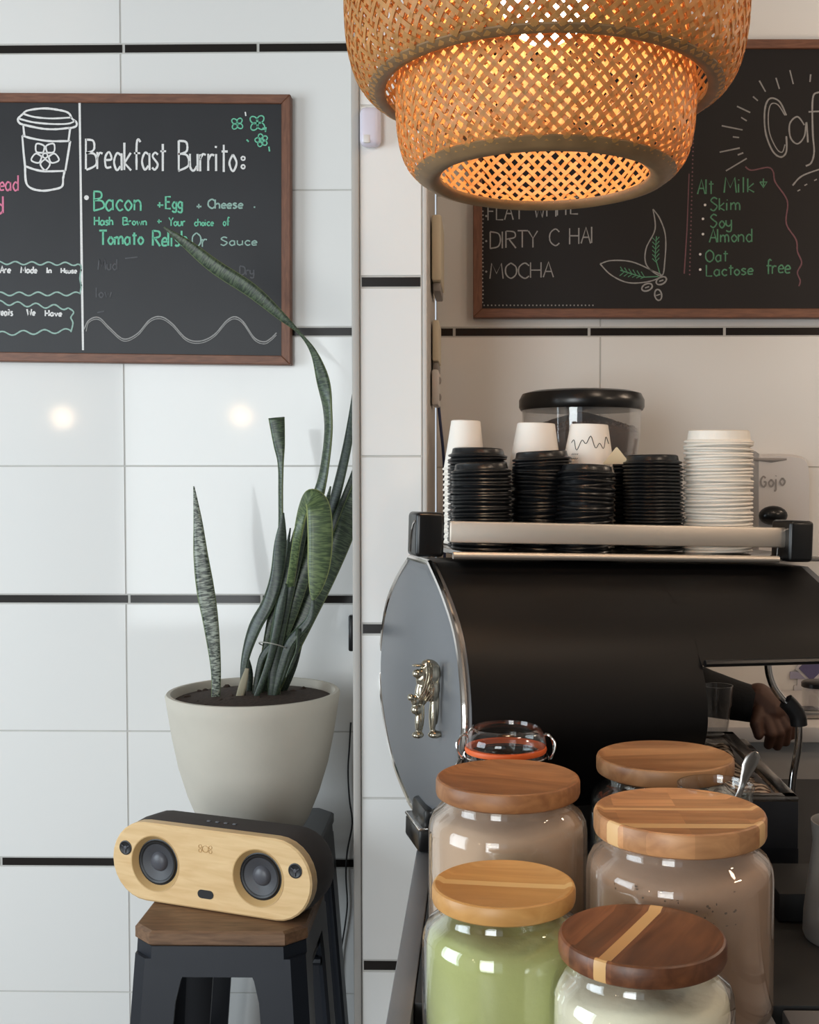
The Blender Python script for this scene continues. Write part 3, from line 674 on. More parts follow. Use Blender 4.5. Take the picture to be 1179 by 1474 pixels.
for y, l, h in ((-0.0135, Lh-.001, Hh-.001), (0.003, Lh-.001, Hh-.001)):
    cur = [bm.verts.new((x, y, z)) for x, z in stad(l, h)]
    for i in range(len(cur)):
        j_ = (i+1) % len(cur)
        bm.faces.new((prev[i], prev[j_], cur[j_], cur[i]))
    prev = cur
bm.faces.new(prev)
front = part('front_panel', bm, M['bamboo_face'], sp, sharp=30, label='pale bamboo front')
def turn_y(bm, c):           # lathe axis z -> facing -y, moved to c
    for v in bm.verts: x, y, z = v.co; v.co = Vector((c[0]+x, c[1]-z, c[2]+y))
for s, cx in zip((-1, 1), WX):
    bm = NB(); lathe(bm, [(RW, 0.0), (RW+0.0012, 0.0006), (RW-0.0005, 0.0004), (0.0385, -0.0105), (0.0385, -0.0125), (RW, -0.0125)], seg=40, closed=True); turn_y(bm, (cx, YS, WZ)); part('woofer_recess', bm, M['lip'], front, sharp=30)
    bm = NB(); lathe(bm, [(0.0405, -0.0115), (0.0400, -0.0090), (0.0380, -0.0082), (0.0372, -0.0090), (0.0355, -0.0062), (0.0325, -0.0066), (0.0312, -0.0085), (0.0300, -0.0088)], seg=40); turn_y(bm, (cx, YS, WZ)); wf = part('woofer', bm, M['rubber'], sp, sharp=50)
    bm = NB(); lathe(bm, [(0.0315, -0.0082), (0.024, -0.0105), (0.0165, -0.0128)], seg=40); turn_y(bm, (cx, YS, WZ)); part('cone', bm, M['cone'], wf)
    bm = NB(); lathe(bm, [(0.0168, -0.0126), (0.015, -0.0095), (0.010, -0.0066), (0, -0.0052)], seg=32); turn_y(bm, (cx, YS, WZ)); part('dust_cap', bm, M['cone_l'], wf)
    tx = s*0.166 - 0.001; zt_ = 0.020
    bm = NB(); lathe(bm, [(0.0125, -0.002), (0.0125, 0.0010), (0.0108, 0.0014), (0.009, 0.0003), (0, 0.0003)], seg=28); turn_y(bm, (tx, YS, zt_)); tw = part('tweeter', bm, M['rubber'], sp)
    bm = NB(); lathe(bm, [(0.0036, 0), (0.003, 0.0016), (0, 0.0022)], seg=16); turn_y(bm, (tx, YS, zt_)); part('dome', bm, M['cone_l'], tw)
    bm = NB()
    for a in range(3): box(bm, (tx+0.0062*math.cos(a*2*PI/3+.5), YS-0.0012, zt_+0.0062*math.sin(a*2*PI/3+.5)), (0.0055, 0.0012, 0.0014), rot=(0, -(a*2*PI/3+.5), 0))
    part('grille_bar', bm, M['cone_l'], tw)
bm = NB(); prism(bm, [(x-0.006, z-0.041) for x, z in stad(0.0155, 0.0072, 8)], YS-0.0008, YS+0.003); part('bass_port', bm, M['rubber'], sp, sharp=30)
bm = NB()
for dx, sh in ((-0.010, 0), (0.0, 1), (0.010, 2)):
    if sh == 1: tube(bm, [(dx-0.006+0.006*math.cos(a), YS-0.0003, 0.036+0.0055*math.sin(a)) for a in [2*PI*i/14 for i in range(15)]], 0.0007, 5)
    else:
        for z in (0.0325, 0.0395): tube(bm, [(dx-0.006+0.003*math.cos(a), YS-0.0003, z+0.003*math.sin(a)) for a in [2*PI*i/10 for i in range(11)]], 0.0006, 5)
part('logo_mark', bm, M['lip'], front, label='small engraved round mark')
for k in range(4):
    bm = NB(); box(bm, (-0.026+k*0.017, 0.026, Hh+0.0004), (0.007, 0.005, 0.0022), bev=0.0008); part('button', bm, M['cone_l'], sp)

# ------------------------------------------------------------------ planter with snake plant
YPL = 2.305
pc = P(365, 995, YPL); pr = 125*YPL/F
zr = Z(995, YPL); z0 = 0.793
pl = thing('potted_snake_plant', 'straggly snake plant in a wide off-white stone pot standing on the rear stool', 'potted plant', (pc.x, YPL, z0))
H = zr-z0; bm = NB()
prof = [(0, 0.0), (0.088, 0.0), (0.097, 0.004), (0.112, 0.03), (0.132, 0.08), (0.150, 0.14), (0.162, 0.20), (pr-0.004, H-0.03), (pr, H-0.004), (pr-0.003, H), (pr-0.010, H), (pr-0.013, H-0.004), (pr-0.018, H-0.05), (0, H-0.05)]
lathe(bm, prof, seg=72); part('pot', bm, M['pot'], pl, sharp=50)
bm = NB(); lathe(bm, [(pr-0.0165, H-0.051), (pr-0.0165, H-0.016), (pr*0.6, H-0.008), (0.03, H-0.004), (0, H-0.004)], seg=48)
for k in range(46):
    a = random.uniform(0, 2*PI); r = random.uniform(0.01, pr-0.03); s = random.uniform(0.004, 0.010)
    ellipsoid(bm, (r*math.cos(a), r*math.sin(a), H-0.008-0.006*(r/pr)), (s, s*0.8, s*0.6), (random.random(), random.random(), a), 7, 5)
part('soil', bm, M['soil'], pl)
def leaf(pts, m, thick=0.004, fold=0.16, n=7):
    """pts: (px, py, depth, width px, turn degrees)."""
    C = cat(pts, n); bm = NB(); uvl = bm.loops.layers.uv.new('UVMap')
    Q = [P(a[0], a[1], a[2]) for a in C]; rows = []; ln = 0.0; vs = []
    for i, a in enumerate(C):
        t = (Q[min(i+1, len(Q)-1)]-Q[max(i-1, 0)]).normalized()
        view = (Q[i]-CAM).normalized()
        s = t.cross(view).normalized()
        nrm = s.cross(t).normalized()
        ang = R(a[4]); s2 = s*math.cos(ang)+nrm*math.sin(ang); n2 = s2.cross(t).normalized()
        hw = max(a[3], 1.2)/2*a[2]/F/max(0.35, abs(math.cos(ang)))
        rows.append([bm.verts.new(Q[i]+s2*hw*u + n2*hw*fold*(abs(u)-0.5)) for u in (-1, -0.5, 0, 0.5, 1)])
        if i: ln += (Q[i]-Q[i-1]).length
        vs.append(ln)
    for i in range(len(rows)-1):
        for j in range(4):
            f = bm.faces.new((rows[i][j], rows[i][j+1], rows[i+1][j+1], rows[i+1][j]))
            for lp, (u, v) in zip(f.loops, ((j/4, vs[i]), ((j+1)/4, vs[i]), ((j+1)/4, vs[i+1]), (j/4, vs[i+1]))): lp[uvl].uv = (u, v*2)
    o = part('leaf', bm, m, pl, world=True, sharp=80)
    sd = o.modifiers.new('thickness', 'SOLIDIFY'); sd.thickness = thick; sd.offset = 0
    return o
Yl = YPL
leaf([(310, 1012, Yl-.03, 12, 0), (311, 965, Yl-.03, 14, 10), (304, 900, Yl-.03, 21, 15), (296, 850, Yl-.03, 25, 10), (289, 800, Yl-.03, 20, 20), (285, 750, Yl-.03, 12, 10), (279, 700, Yl-.03, 1.5, 0)], M['leaf_z'])
leaf([(350, 1010, Yl-.02, 6, 0), (352, 955, Yl-.02, 10, 20), (366, 905, Yl-.02, 17, 30), (386, 868, Yl-.02, 18, 20), (398, 830, Yl-.02, 18, 10), (404, 780, Yl-.02, 17, 0), (408, 738, Yl-.02, 2, 0)], M['leaf_d'])
leaf([(368, 1008, Yl, 8, 0), (384, 930, Yl, 12, 0), (402, 800, Yl, 6, 40), (404, 700, Yl, 5, 50), (404, 665, Yl, 8, 30), (402, 640, Yl, 16, 10), (398, 601, Yl, 23, 0)], M['leaf'])
leaf([(378, 1010, Yl+.02, 10, 0), (400, 920, Yl+.02, 16, 10), (428, 830, Yl+.02, 20, 20), (450, 740, Yl+.01, 20, 10), (464, 690, Yl, 12, 40), (472, 630, Yl-.01, 10, 50), (471, 590, Yl-.01, 11, 60), (465, 548, Yl-.02, 18, 20), (452, 508, Yl-.03, 9, 20),
      (432, 480, Yl-.04, 4, 10), (405, 455, Yl-.05, 12, 10), (362, 418, Yl-.06, 20, 10), (310, 384, Yl-.07, 20, 10), (270, 352, Yl-.08, 14, 10), (236, 327, Yl-.09, 2, 0)], M['leaf'])
leaf([(384, 1012, Yl+.03, 8, 0), (400, 930, Yl+.02, 10, 0), (418, 840, Yl-.02, 11, 0), (428, 775, Yl-.05, 12, 20), (437, 732, Yl-.06, 14, 50), (448, 716, Yl-.085, 24, 20), (458, 730, Yl-.105, 34, 0), (461, 770, Yl-.11, 36, 0), (459, 815, Yl-.11, 32, 0), (454, 848, Yl-.11, 18, 0), (450, 864, Yl-.11, 3, 0)], M['leaf_l'], fold=0.1)
leaf([(388, 1012, Yl+.01, 14, 0), (408, 950, Yl+.01, 30, 0), (436, 890, Yl+.01, 34, 10), (468, 830, Yl+.02, 30, 0), (494, 770, Yl+.02, 30, 0), (514, 715, Yl+.03, 26, 0), (532, 650, Yl+.04, 4, 0)], M['leaf'])
leaf([(374, 1012, Yl+.04, 10, 0), (408, 930, Yl+.04, 14, 0), (446, 840, Yl+.05, 16, 20), (476, 740, Yl+.05, 14, 30), (496, 660, Yl+.06, 12, 30), (507, 600, Yl+.07, 10, 20), (513, 540, Yl+.08, 4, 0)], M['leaf_d'])
leaf([(380, 1012, Yl+.03, 10, 0), (420, 920, Yl+.03, 16, 20), (462, 810, Yl+.03, 14, 10), (490, 740, Yl+.03, 16, 0), (512, 680, Yl+.04, 12, 0), (528, 620, Yl+.05, 3, 0)], M['leaf_d'])
leaf([(392, 1012, Yl-.02, 12, 0), (396, 940, Yl-.02, 18, 10), (408, 870, Yl-.02, 22, 10), (424, 800, Yl-.01, 22, 20), (436, 750, Yl, 16, 20), (446, 712, Yl, 3, 0)], M['leaf_d'])
leaf([(398, 1010, Yl-.01, 10, 0), (402, 940, Yl-.01, 12, 0), (424, 870, Yl-.01, 18, 0), (446, 800, Yl, 18, 10), (466, 740, Yl, 10, 10), (476, 700, Yl, 2, 0)], M['leaf'])
leaf([(366, 1010, Yl-.03, 7, 0), (388, 950, Yl-.03, 9, 0), (404, 880, Yl-.03, 10, 0), (412, 840, Yl-.03, 2, 0)], M['leaf_d'])
leaf([(358, 1008, Yl+.02, 6, 0), (360, 970, Yl+.02, 8, 0), (355, 940, Yl+.02, 2, 0)], M['leaf_d'])
leaf([(404, 985, Yl-.02, 3, 0), (424, 925, Yl-.02, 4, 0), (429, 905, Yl-.03, 4, 20), (428, 935, Yl-.045, 4, 30), (421, 955, Yl-.05, 5, 30), (411, 976, Yl-.05, 1.5, 0)], M['leaf_d'], thick=0.002)
leaf([(343, 1010, Yl-.03, 10, 0), (350, 985, Yl-.03, 11, 0), (356, 962, Yl-.03, 5, 0)], mat('dry_leaf_sheath', (150, 142, 120), 0.8))
for bx_, tx_, ty_, w_, dy_ in ((372, 420, 850, 9, .0), (381, 436, 800, 12, .02), (390, 452, 850, 12, -.02), (396, 470, 800, 10, .03), (364, 402, 880, 8, -.01), (386, 418, 760, 8, .05), (400, 486, 780, 11, .04)):
    mx_ = (bx_+tx_)/2+random.uniform(-6, 2)
    leaf([(bx_, 1012, Yl+dy_, w_*.8, 10), (bx_+(mx_-bx_)*.55, 960, Yl+dy_, w_, 10), (mx_, (1000+ty_)/2, Yl+dy_, w_*1.15, 20), (tx_-6, ty_+40, Yl+dy_, w_*.8, 10), (tx_, ty_, Yl+dy_, 1.5, 0)], M['leaf_d'])
bm = NB(); tube(bm, [P(393+20*math.cos(a)+3*math.sin(a), 930+4*math.cos(a)+4*math.sin(a), Yl-.01+0.05*math.sin(a)) for a in [2*PI*i/20 for i in range(21)]], 0.0012, 6)
part('tie_string', bm, M['string'], pl, world=True)

# power cord and wall socket by the pillar
pts = [(505, 1040), (503, 1075), (501, 1110), (503, 1150), (507, 1185), (500, 1225), (498, 1260), (500, 1300), (497, 1330), (491, 1370), (488, 1420), (486, 1480), (484, 1560), (480, 1700)]
bm = NB(); tube(bm, [P(x, y, YB-0.006) for x, y, in cat(pts, 5)], 0.0019, 8)
single('extension_cord', bm, M['cable_k'], 'thin black power cord hanging down the left wall beside the pillar', 'cable')
bm = NB(); a = P(506, 911, YB-0.012); box(bm, a, (0.012, 0.024, 0.081), bev=0.004); single('wall_socket', bm, M['blackp'], 'black socket cover peeping out beside the pillar edge on the left wall', 'socket')
# sensor on the pillar face
t = thing('motion_sensor', 'small pale lavender plastic sensor mounted on the pillar left of the lamp', 'sensor', P(534.5, 187, YP))
bm = NB(); a = P(534.5, 187, YP); box(bm, a+Vector((0, -0.013, 0)), (0.036, 0.026, 0.066), bev=0.011, seg=4); part('housing', bm, M['plastic_lav'], t, world=True, sharp=60)
bm = NB(); a = P(530, 206, YP); box(bm, a+Vector((0, -0.0245, 0)), (0.011, 0.006, 0.014), bev=0.002); part('lens', bm, M['plastic_w'], t, world=True)
# boxes on the side of the pillar
def side_box(name, label, cat_, y0, y1, Ya, Yb, th, m, extra=None):
    z1, z2 = Z(y0, (Ya+Yb)/2), Z(y1, (Ya+Yb)/2); xx = XPR+0.001
    t = thing(name, label, cat_, (xx, (Ya+Yb)/2, (z1+z2)/2))
    bm = NB(); box(bm, (th/2, 0, 0), (th, Yb-Ya, abs(z1-z2)), bev=min(0.005, th*.3)); part('housing', bm, m, t)
    if extra: extra(t, abs(z1-z2), th, Yb-Ya)
    return t
def knobs(t, h, th, w_):
    for k in (-1, 1): bm = NB(); ellipsoid(bm, (th, 0, k*h*0.24), (0.004, 0.012, 0.008)); part('button', bm, M['plastic_g'], t)
def flap(t, h, th, w_): bm = NB(); box(bm, (th*0.5, 0, -h/2-0.010), (th*0.8, w_*0.8, 0.018), bev=0.003); part('base_cover', bm, M['plastic_g'], t)
side_box('fuse_box', 'cream box with grey base high on the side of the pillar', 'electrical box', 322, 414, 2.33, 2.50, 0.020, M['cream'], flap)
side_box('light_switch', 'plain cream wall switch below the fuse box on the pillar side', 'switch', 466, 524, 2.36, 2.48, 0.014, M['cream'], flap)
side_box('power_outlet', 'white outlet with two round plugs, lowest box on the pillar side', 'power outlet', 535, 585, 2.33, 2.43, 0.014, M['plastic_w'], knobs)
bm = NB(); tube(bm, [P(x, y, 2.45) for x, y in cat([(626, 555), (630.5, 567), (632, 590), (635, 620), (638, 650), (640, 690), (640, 740), (640, 800), (640, 900)], 5)], 0.0032, 8)
single('extension_cord', bm, M['cable_b'], 'dark blue cable running down behind the cup stacks from the pillar outlet', 'cable')
# soap dispenser on the right wall
YD = YB-0.005
t = thing('soap_dispenser', 'white wall soap dispenser lettered gojo, to the right of the white lid stack', 'soap dispenser', P(1112, 712, YD))
pa = [P(x, y, YD) for x, y in cat([(1076, 800), (1076, 662), (1080, 656), (1110, 654.5), (1138, 657), (1148, 666), (1151, 690), (1151, 800)], 4)]
bm = NB(); n = len(pa)
rings = [[(p.x, YD, p.z) for p in pa], [(p.x, YD-0.07, p.z) for p in pa], [(pc_.x+(p.x-pc_.x)*0.93, YD-0.09, pc_.z+(p.z-pc_.z)*0.93) for p in pa for pc_ in [P(1112, 712, YD)]]]
loft(bm, rings); body = part('housing', bm, M['plastic_w'], t, world=True, sharp=50)
bm = NB(); tube(bm, [P(1085, 661, YD-0.088), P(1110, 662.5, YD-0.09), P(1132, 661, YD-0.088)], [0.003, 0.005, 0.003], 8); part('top_seam', bm, M['plastic_g'], body, world=True)
c = Chalk(YD-0.0915)
c.text('plastic_g', 'G', 1095, 701, 15, 0.95, 2.6); c.text('plastic_g', 'o', 1106, 701, 19, 1.0, 2.6); c.text('plastic_g', 'j', 1114, 700, 19, 0.9, 2.6); c.text('plastic_g', 'o', 1122, 699, 19, 1.05, 2.6)
c.build(body)
bm = NB(); a = P(1113, 742, YD-0.10); ellipsoid(bm, a, (0.031, 0.02, 0.021)); part('push_lever', bm, M['blackp'], t, world=True)

# ------------------------------------------------------------------ counters
ZK = 0.98
ct = thing('service_counter', 'dark counter with a grey steel edge carrying the jars and coffee machine', 'counter', (0.45, 1.35, 0))
xk = -0.0925
bm = NB(); box(bm, (xk+0.012, 1.27, ZK-0.02), (0.024, 0.68, 0.04), bev=0.002); part('edge_strip', bm, M['steel_b'], ct, world=True, label='grey steel edge strip')
bm = NB(); box(bm, ((xk+0.025+1.3)/2, 1.57, ZK-0.02), (1.3-xk-0.025, 0.88, 0.04), bev=0.002); part('worktop', bm, M['mat_rub'], ct, world=True)
bm = NB(); box(bm, ((xk+1.3)/2+0.01, 1.55, (ZK-0.05)/2), (1.3-xk-0.03, 0.80, ZK-0.05)); part('carcass', bm, M['mat_rub'], ct, world=True)
for xa, xb in ((0.02, 0.285), (0.298, 0.36), (0.38, 0.9)):
    bm = NB(); box(bm, ((xa+xb)/2, 1.03, ZK-0.012), (xb-xa, 0.19, 0.02), bev=0.002); part('steel_plate', bm, M['steel_b'], ct, world=True, label='pale steel plate along the near edge')
bc = thing('back_counter', 'pale back counter against the right wall seen beneath the coffee machine', 'counter', (0.65, 2.36, 0))
zb = Z(1040, 2.2)
bm = NB(); box(bm, (0.65, 2.365, zb-0.015), (1.46, 0.39, 0.03), bev=0.003); part('worktop', bm, M['plastic_w'], bc, world=True)
bm = NB(); box(bm, (0.65, 2.38, (zb-0.03)/2), (1.42, 0.36, zb-0.03)); part('carcass', bm, M['counter_w'], bc, world=True)

# ------------------------------------------------------------------ coffee machine (turned about 16 degrees to the wall)
PHI = R(16); LEAN = R(1.6)
cmx = thing('espresso_machine', 'large black espresso machine with barrel-curved back and silver lion badge on the end', 'coffee machine', (-0.098, 1.719, 1.008))
cmx.rotation_euler = Euler((0, LEAN, PHI))
PRO = [(0.378, .066), (0.335, .163), (0.283, .238), (0.2045, .278), (0.142, .272), (0.077, .215), (0.0285, .13), (0.000, .012)]
sm_ = cat([(a, b) for a, b in PRO], 5)
def lens(k=1.0, zc=0.2):     # closed outline (y, z): near side down, far side up
    return [(-b*k, zc+(a-zc)*k) for a, b in sm_] + [(b*k, zc+(a-zc)*k) for a, b in sm_[::-1]]
LM = 0.60; XO = 0.335; ZO = 0.252
bm = NB(); ol = lens(0.992)
loft(bm, [[(x, y, z) for y, z in ol] for x in (0.004, XO)])
part('body', bm, M['machine'], cmx, sharp=30)
up_ = [(y, z) for y, z in ol if z > ZO+0.001]; nh = len(up_)//2
up_ = [(-0.260, ZO)] + [p for p in sorted([q_ for q_ in up_ if q_[0] < 0], key=lambda q_: q_[1])] + [p for p in sorted([q_ for q_ in up_ if q_[0] > 0], key=lambda q_: -q_[1])] + [(0.260, ZO)]
bm = NB(); loft(bm, [[(x, y, z) for y, z in up_] for x in (XO-0.002, LM)])
part('hood', bm, M['machine'], cmx, sharp=30)
bm = NB(); tube(bm, [(XO+0.002, -0.261, ZO+0.003), (LM, -0.261, ZO+0.006)], 0.005, 8); part('hood_lip', bm, M['blackp'], cmx)
bm = NB(); loft(bm, [[(x, y, z) for y, z in lens(k)] for x, k in ((0.004, 0.985), (-0.006, 0.975), (-0.010, 0.93))]); ep = part('end_panel', bm, M['endp'], cmx, sharp=25, label='grey satin end panel')
bm = NB(); ll = lens(0.99); tube(bm, [(-0.006, y, z) for y, z in ll+ll[:1]], 0.0046, 8, cap=False); part('trim_ring', bm, M['chrome'], ep, label='bright chrome edge')
bm = NB(); loft(bm, [[(x, y, z) for y, z in up_] for x in (LM, LM+0.012)]); part('end_panel', bm, M['endp'], cmx, sharp=25)
# lion badge (flat relief figure standing on the end panel, facing far side = photo left)
bm = NB(); X0 = -0.0125; B0 = (-0.165, 0.146)       # local (y, z) of the badge foot
def bl(u, v, ru, rv, d=0.010, ang=0.0, lift=0.004):  # u to photo right, v up (metres of height)
    ellipsoid(bm, (X0-0.0195+u*1.7, B0[0]-lift, B0[1]+v), (ru*1.7, d, rv), None, 14, 9)
hs = 0.0012
for (u, v, ru, rv, d, ang, lf) in (
    (0.000, 0.080, .0085, .017, .010, 0, .004), (0.004, 0.086, .0085, .019, .012, 0, .003), (0.006, 0.066, .006, .020, .010, 0, .003), (-0.003, 0.060, .006, .018, .009, 0, .004), (0.002, 0.100, .006, .006, .008, 0, .003),
    (-0.0075, 0.087, .0042, .006, .008, 0, .006), (-0.007, 0.098, .0055, .0022, .007, 0, .006), (-0.0045, 0.079, .003, .004, .007, 0, .006),
    (-0.0035, 0.030, .0032, .026, .008, 0, .003), (0.0065, 0.030, .0032, .028, .008, 0, .003), (-0.0055, 0.003, .005, .005, .009, 0, .005), (0.0085, 0.003, .006, .0055, .009, 0, .005),
    (-0.0085, 0.050, .0035, .008, .007, 0, .005), (-0.0075, 0.038, .0045, .007, .008, 0, .006), (-0.0125, 0.055, .0028, .005, .007, 0, .007), (-0.006, 0.022, .0022, .016, .006, 0, .005), (0.010, 0.045, .0018, .030, .006, 0, .002)):
    bl(u, v, ru, rv, d, ang, lf)
em = part('lion_badge', bm, M['antique'], ep, label='silver standing lion badge'); remesh(em, 0.0013, 2)
bm = NB()
for k in range(6):
    t0 = k/5; tube(bm, [(X0-0.0195+(-0.001+0.010*t0+.006*s_-.012*s_*s_)*1.7, B0[0]-0.0135+0.005*t0-0.002*math.sin(s_*3), B0[1]+0.104-0.006*t0-0.050*s_) for s_ in [i/6 for i in range(7)]], 0.0011, 6)
part('lion_mane', bm, M['antique'], em)
# top tray, gallery rail and corner blocks
ZT = 0.390
bm = NB(); box(bm, (0.330, 0.035, ZT), (0.58, 0.245, 0.008), bev=0.002); part('cup_tray', bm, M['steel'], cmx)
bm = NB(); box(bm, (0.287, -0.092, ZT+0.033), (0.545, 0.010, 0.031), bev=0.003); part('gallery_rail', bm, M['rail'], cmx, label='broad brushed steel cup rail')
bm = NB(); tube(bm, [(0.018, -0.106, ZT+0.000), (0.535, -0.106, ZT+0.000)], 0.0052, 12); part('tray_edge', bm, M['rail'], cmx)
for xb, yk in ((-0.012, -0.062), (0.572, -0.082)):
    bm = NB(); box(bm, (xb, yk, ZT+0.028), (0.042, 0.058, 0.064), bev=0.006, seg=3); k_ = part('corner_block', bm, M['blackp'], cmx, sharp=50)
    bm = NB(); tube(bm, [(xb-0.0215, yk-0.024+0.03*math.sin(a), ZT+0.002+0.045*math.cos(a)) for a in [PI/2*i/8 for i in range(9)]], 0.0016, 6); part('block_rim', bm, M['chrome'], k_)
for xb in (0.03, 0.315):
    for yb in (-0.085, 0.13): bm = NB(); zf_ = -0.0275+xb*math.tan(LEAN); lathe(bm, [(0, zf_), (0.017, zf_), (0.017, zf_+0.012), (0.010, 0.0), (0.010, 0.02), (0, 0.02)], (xb, yb, 0.0), 20); part('foot', bm, M['blackp'], cmx)
bm = NB(); box(bm, (-0.009, -0.085, -0.0105), (0.036, 0.09, 0.033), bev=0.005); box(bm, (-0.004, -0.085, 0.018), (0.030, 0.08, 0.03), bev=0.006); br = part('base_bracket', bm, M['blackp'], cmx)
bm = NB(); box(bm, (-0.009, -0.086, 0.0065), (0.038, 0.092, 0.005), bev=0.002); part('bracket_trim', bm, M['chrome'], br)
for xb, yb in ((0.588, -0.19),):
    bm = NB(); tube(bm, [(xb, yb, ZO+0.02), (xb, yb, -0.0275+xb*math.tan(LEAN))], 0.016, 14); part('support_post', bm, M['blackp'], cmx)
# group head with dark portafilter, and the steam wand
bm = NB(); lathe(bm, [(0, -0.075), (0.034, -0.075), (0.036, -0.06), (0.036, -0.03), (0.030, -0.02), (0.030, 0.01), (0, 0.01)], (0.42, 0.09, ZO), 28); gh = part('group_head', bm, M['blackp'], cmx)
bm = NB(); lathe(bm, [(0.0, -0.03), (0.028, -0.03), (0.034, 0.0), (0.034, 0.012), (0, 0.012)], (0.42, 0.09, ZO-0.09), 28); pf = part('portafilter', bm, M['steel_dark'], gh)
bm = NB(); ellipsoid(bm, (0.345, -0.125, 0.135), (0.019, 0.019, 0.019)); tube(bm, [(0.345, -0.11, 0.135), (0.345, 0.02, 0.135)], 0.008, 10); part('steam_knob', bm, M['blackp'], cmx)
def LOC(px, py, Y):          # room point into the machine's own frame
    return cmx_inv @ P(px, py, Y)
bpy.context.view_layer.update()
cmx_inv = cmx.matrix_world.inverted()
wp = [LOC(x, y, 1.72) for x, y in cat([(1106, 930), (1106, 962), (1112, 985), (1124, 1003), (1136, 1015), (1147, 1028), (1150, 1050), (1148, 1080), (1142, 1115), (1139, 1148)], 5)]
bm = NB(); tube(bm, wp, 0.0056, 12); sw = part('steam_wand', bm, M['chrome'], cmx)
wp2 = [LOC(x, y, 1.719) for x, y in cat([(1131, 1009), (1140, 1018), (1148, 1030), (1150, 1044)], 5)]
bm = NB(); tube(bm, wp2, 0.0125, 14); part('grip', bm, M['rubber'], sw, label='black rubber grip')

# drip tray beside the machine, with its striped cloth
zt = 1.083
def XD(px, py, z):           # point at height z seen through a pixel
    d = FW + RT*((px-CX)/F) + UP*((CY-py)/F); return CAM + d*((z-CAM.z)/d.z)
a_, b_ = XD(1150, 1153, zt), XD(1047, 1058, zt)
xr = a_.x; y0, y1 = a_.y, b_.y; xl = 0.285
dt = thing('drip_tray', 'steel drip tray under the coffee machine spout, with a dark front', 'tray', ((xl+xr)/2, (y0+y1)/2, ZK))
bm = NB(); box(bm, ((xl+xr)/2, (y0+y1)/2, ZK+0.02), (xr-xl, y1-y0, 0.04)); part('base', bm, M['steel_dark'], dt, world=True)
bm = NB(); box(bm, ((xl+xr)/2, y0+0.004, (ZK+zt)/2), (xr-xl, 0.008, zt-ZK), bev=0.002); part('front_panel', bm, M['steel_dark'], dt, world=True)
bm = NB()
box(bm, ((xl+xr)/2, y0+0.010, zt+0.002), (xr-xl, 0.020, 0.008), bev=0.002); box(bm, (xr-0.010, (y0+y1)/2, zt+0.002), (0.020, y1-y0, 0.008), bev=0.002)
box(bm, (xl+0.01, (y0+y1)/2, zt+0.002), (0.020, y1-y0, 0.008), bev=0.002); box(bm, ((xl+xr)/2, y1-0.01, zt+0.002), (xr-xl, 0.020, 0.008), bev=0.002)
part('rim', bm, M['steel'], dt, world=True)
bm = NB(); box(bm, ((xl+xr)/2, (y0+y1)/2, zt-0.02), (xr-xl-0.01, y1-y0-0.01, 0.004)); part('grid', bm, M['steel_b'], dt, world=True)
cm, nt, b = nmat('striped_cloth')
tc = nt.nodes.new('ShaderNodeTexCoord'); wv_ = nt.nodes.new('ShaderNodeTexWave'); wv_.wave_type = 'BANDS'; wv_.bands_direction = 'DIAGONAL'; wv_.inputs['Scale'].default_value = 48; wv_.inputs['Distortion'].default_value = 7; wv_.inputs['Detail'].default_value = 1
nt.links.new(tc.outputs['Object'], wv_.inputs['Vector'])
rp = nt.nodes.new('ShaderNodeValToRGB'); rp.color_ramp.elements[0].color = lin((84, 66, 58)); rp.color_ramp.elements[1].color = lin((196, 178, 158)); rp.color_ramp.elements[0].position = .35; rp.color_ramp.elements[1].position = .6
nt.links.new(wv_.outputs['Fac'], rp.inputs['Fac']); nt.links.new(rp.outputs['Color'], b.inputs['Base Color']); b.inputs['Roughness'].default_value = 0.9
bm = NB(); xa, xb, ya, yb = xr-0.105, xr-0.025, y0+0.03, y1-0.04; g = {}
for i in range(15):
    for j in range(27):
        u, v = i/14, j/26; edge = min(u, 1-u, v, 1-v)
        g[i, j] = bm.verts.new((xa+(xb-xa)*u+0.004*math.sin(v*17), ya+(yb-ya)*v+0.004*math.sin(u*11), zt-0.008+0.008*math.sin(u*9+v*13)*math.cos(v*21)+0.006*min(1, edge*8)))
for i in range(14):
    for j in range(26): bm.faces.new((g[i, j], g[i+1, j], g[i+1, j+1], g[i, j+1]))
o = single('bar_cloth', bm, cm, 'rumpled brown and cream striped cloth lying in the drip tray', 'cloth'); sd = o.modifiers.new('thickness', 'SOLIDIFY'); sd.thickness = 0.003

# ------------------------------------------------------------------ things seen under the hood
t = thing('glass_tumbler', 'ribbed clear tumbler standing in the opening under the machine hood', 'glass', (P(1032, 1030, 1.935).x, 1.935, Z(1068, 1.935)))
bm = NB(); h = Z(985, 1.935)-Z(1068, 1.935)
rings = []
for r, z in ((0.014, 0.0), (0.017, 0.002), (0.019, h*.3), (0.0225, h*.62), (0.0245, h*.66), (0.0265, h), (0.025, h), (0.0225, h*.66), (0.017, h*.25), (0.014, 0.008)):
    rings.append([((r+0.0006*(k % 2))*math.cos(2*PI*k/40), (r+0.0006*(k % 2))*math.sin(2*PI*k/40), z) for k in range(40)])
loft(bm, rings); part('tumbler', bm, M['clear2'], t, sharp=50)
ob = NB(); box(ob, (t.location.x, 1.9355, (ZK+t.location.z)/2), (0.12, 0.08, t.location.z-ZK-0.001), bev=0.006); single('knock_box', ob, M['blackp'], 'black box beneath the ribbed tumbler under the hood', 'box')
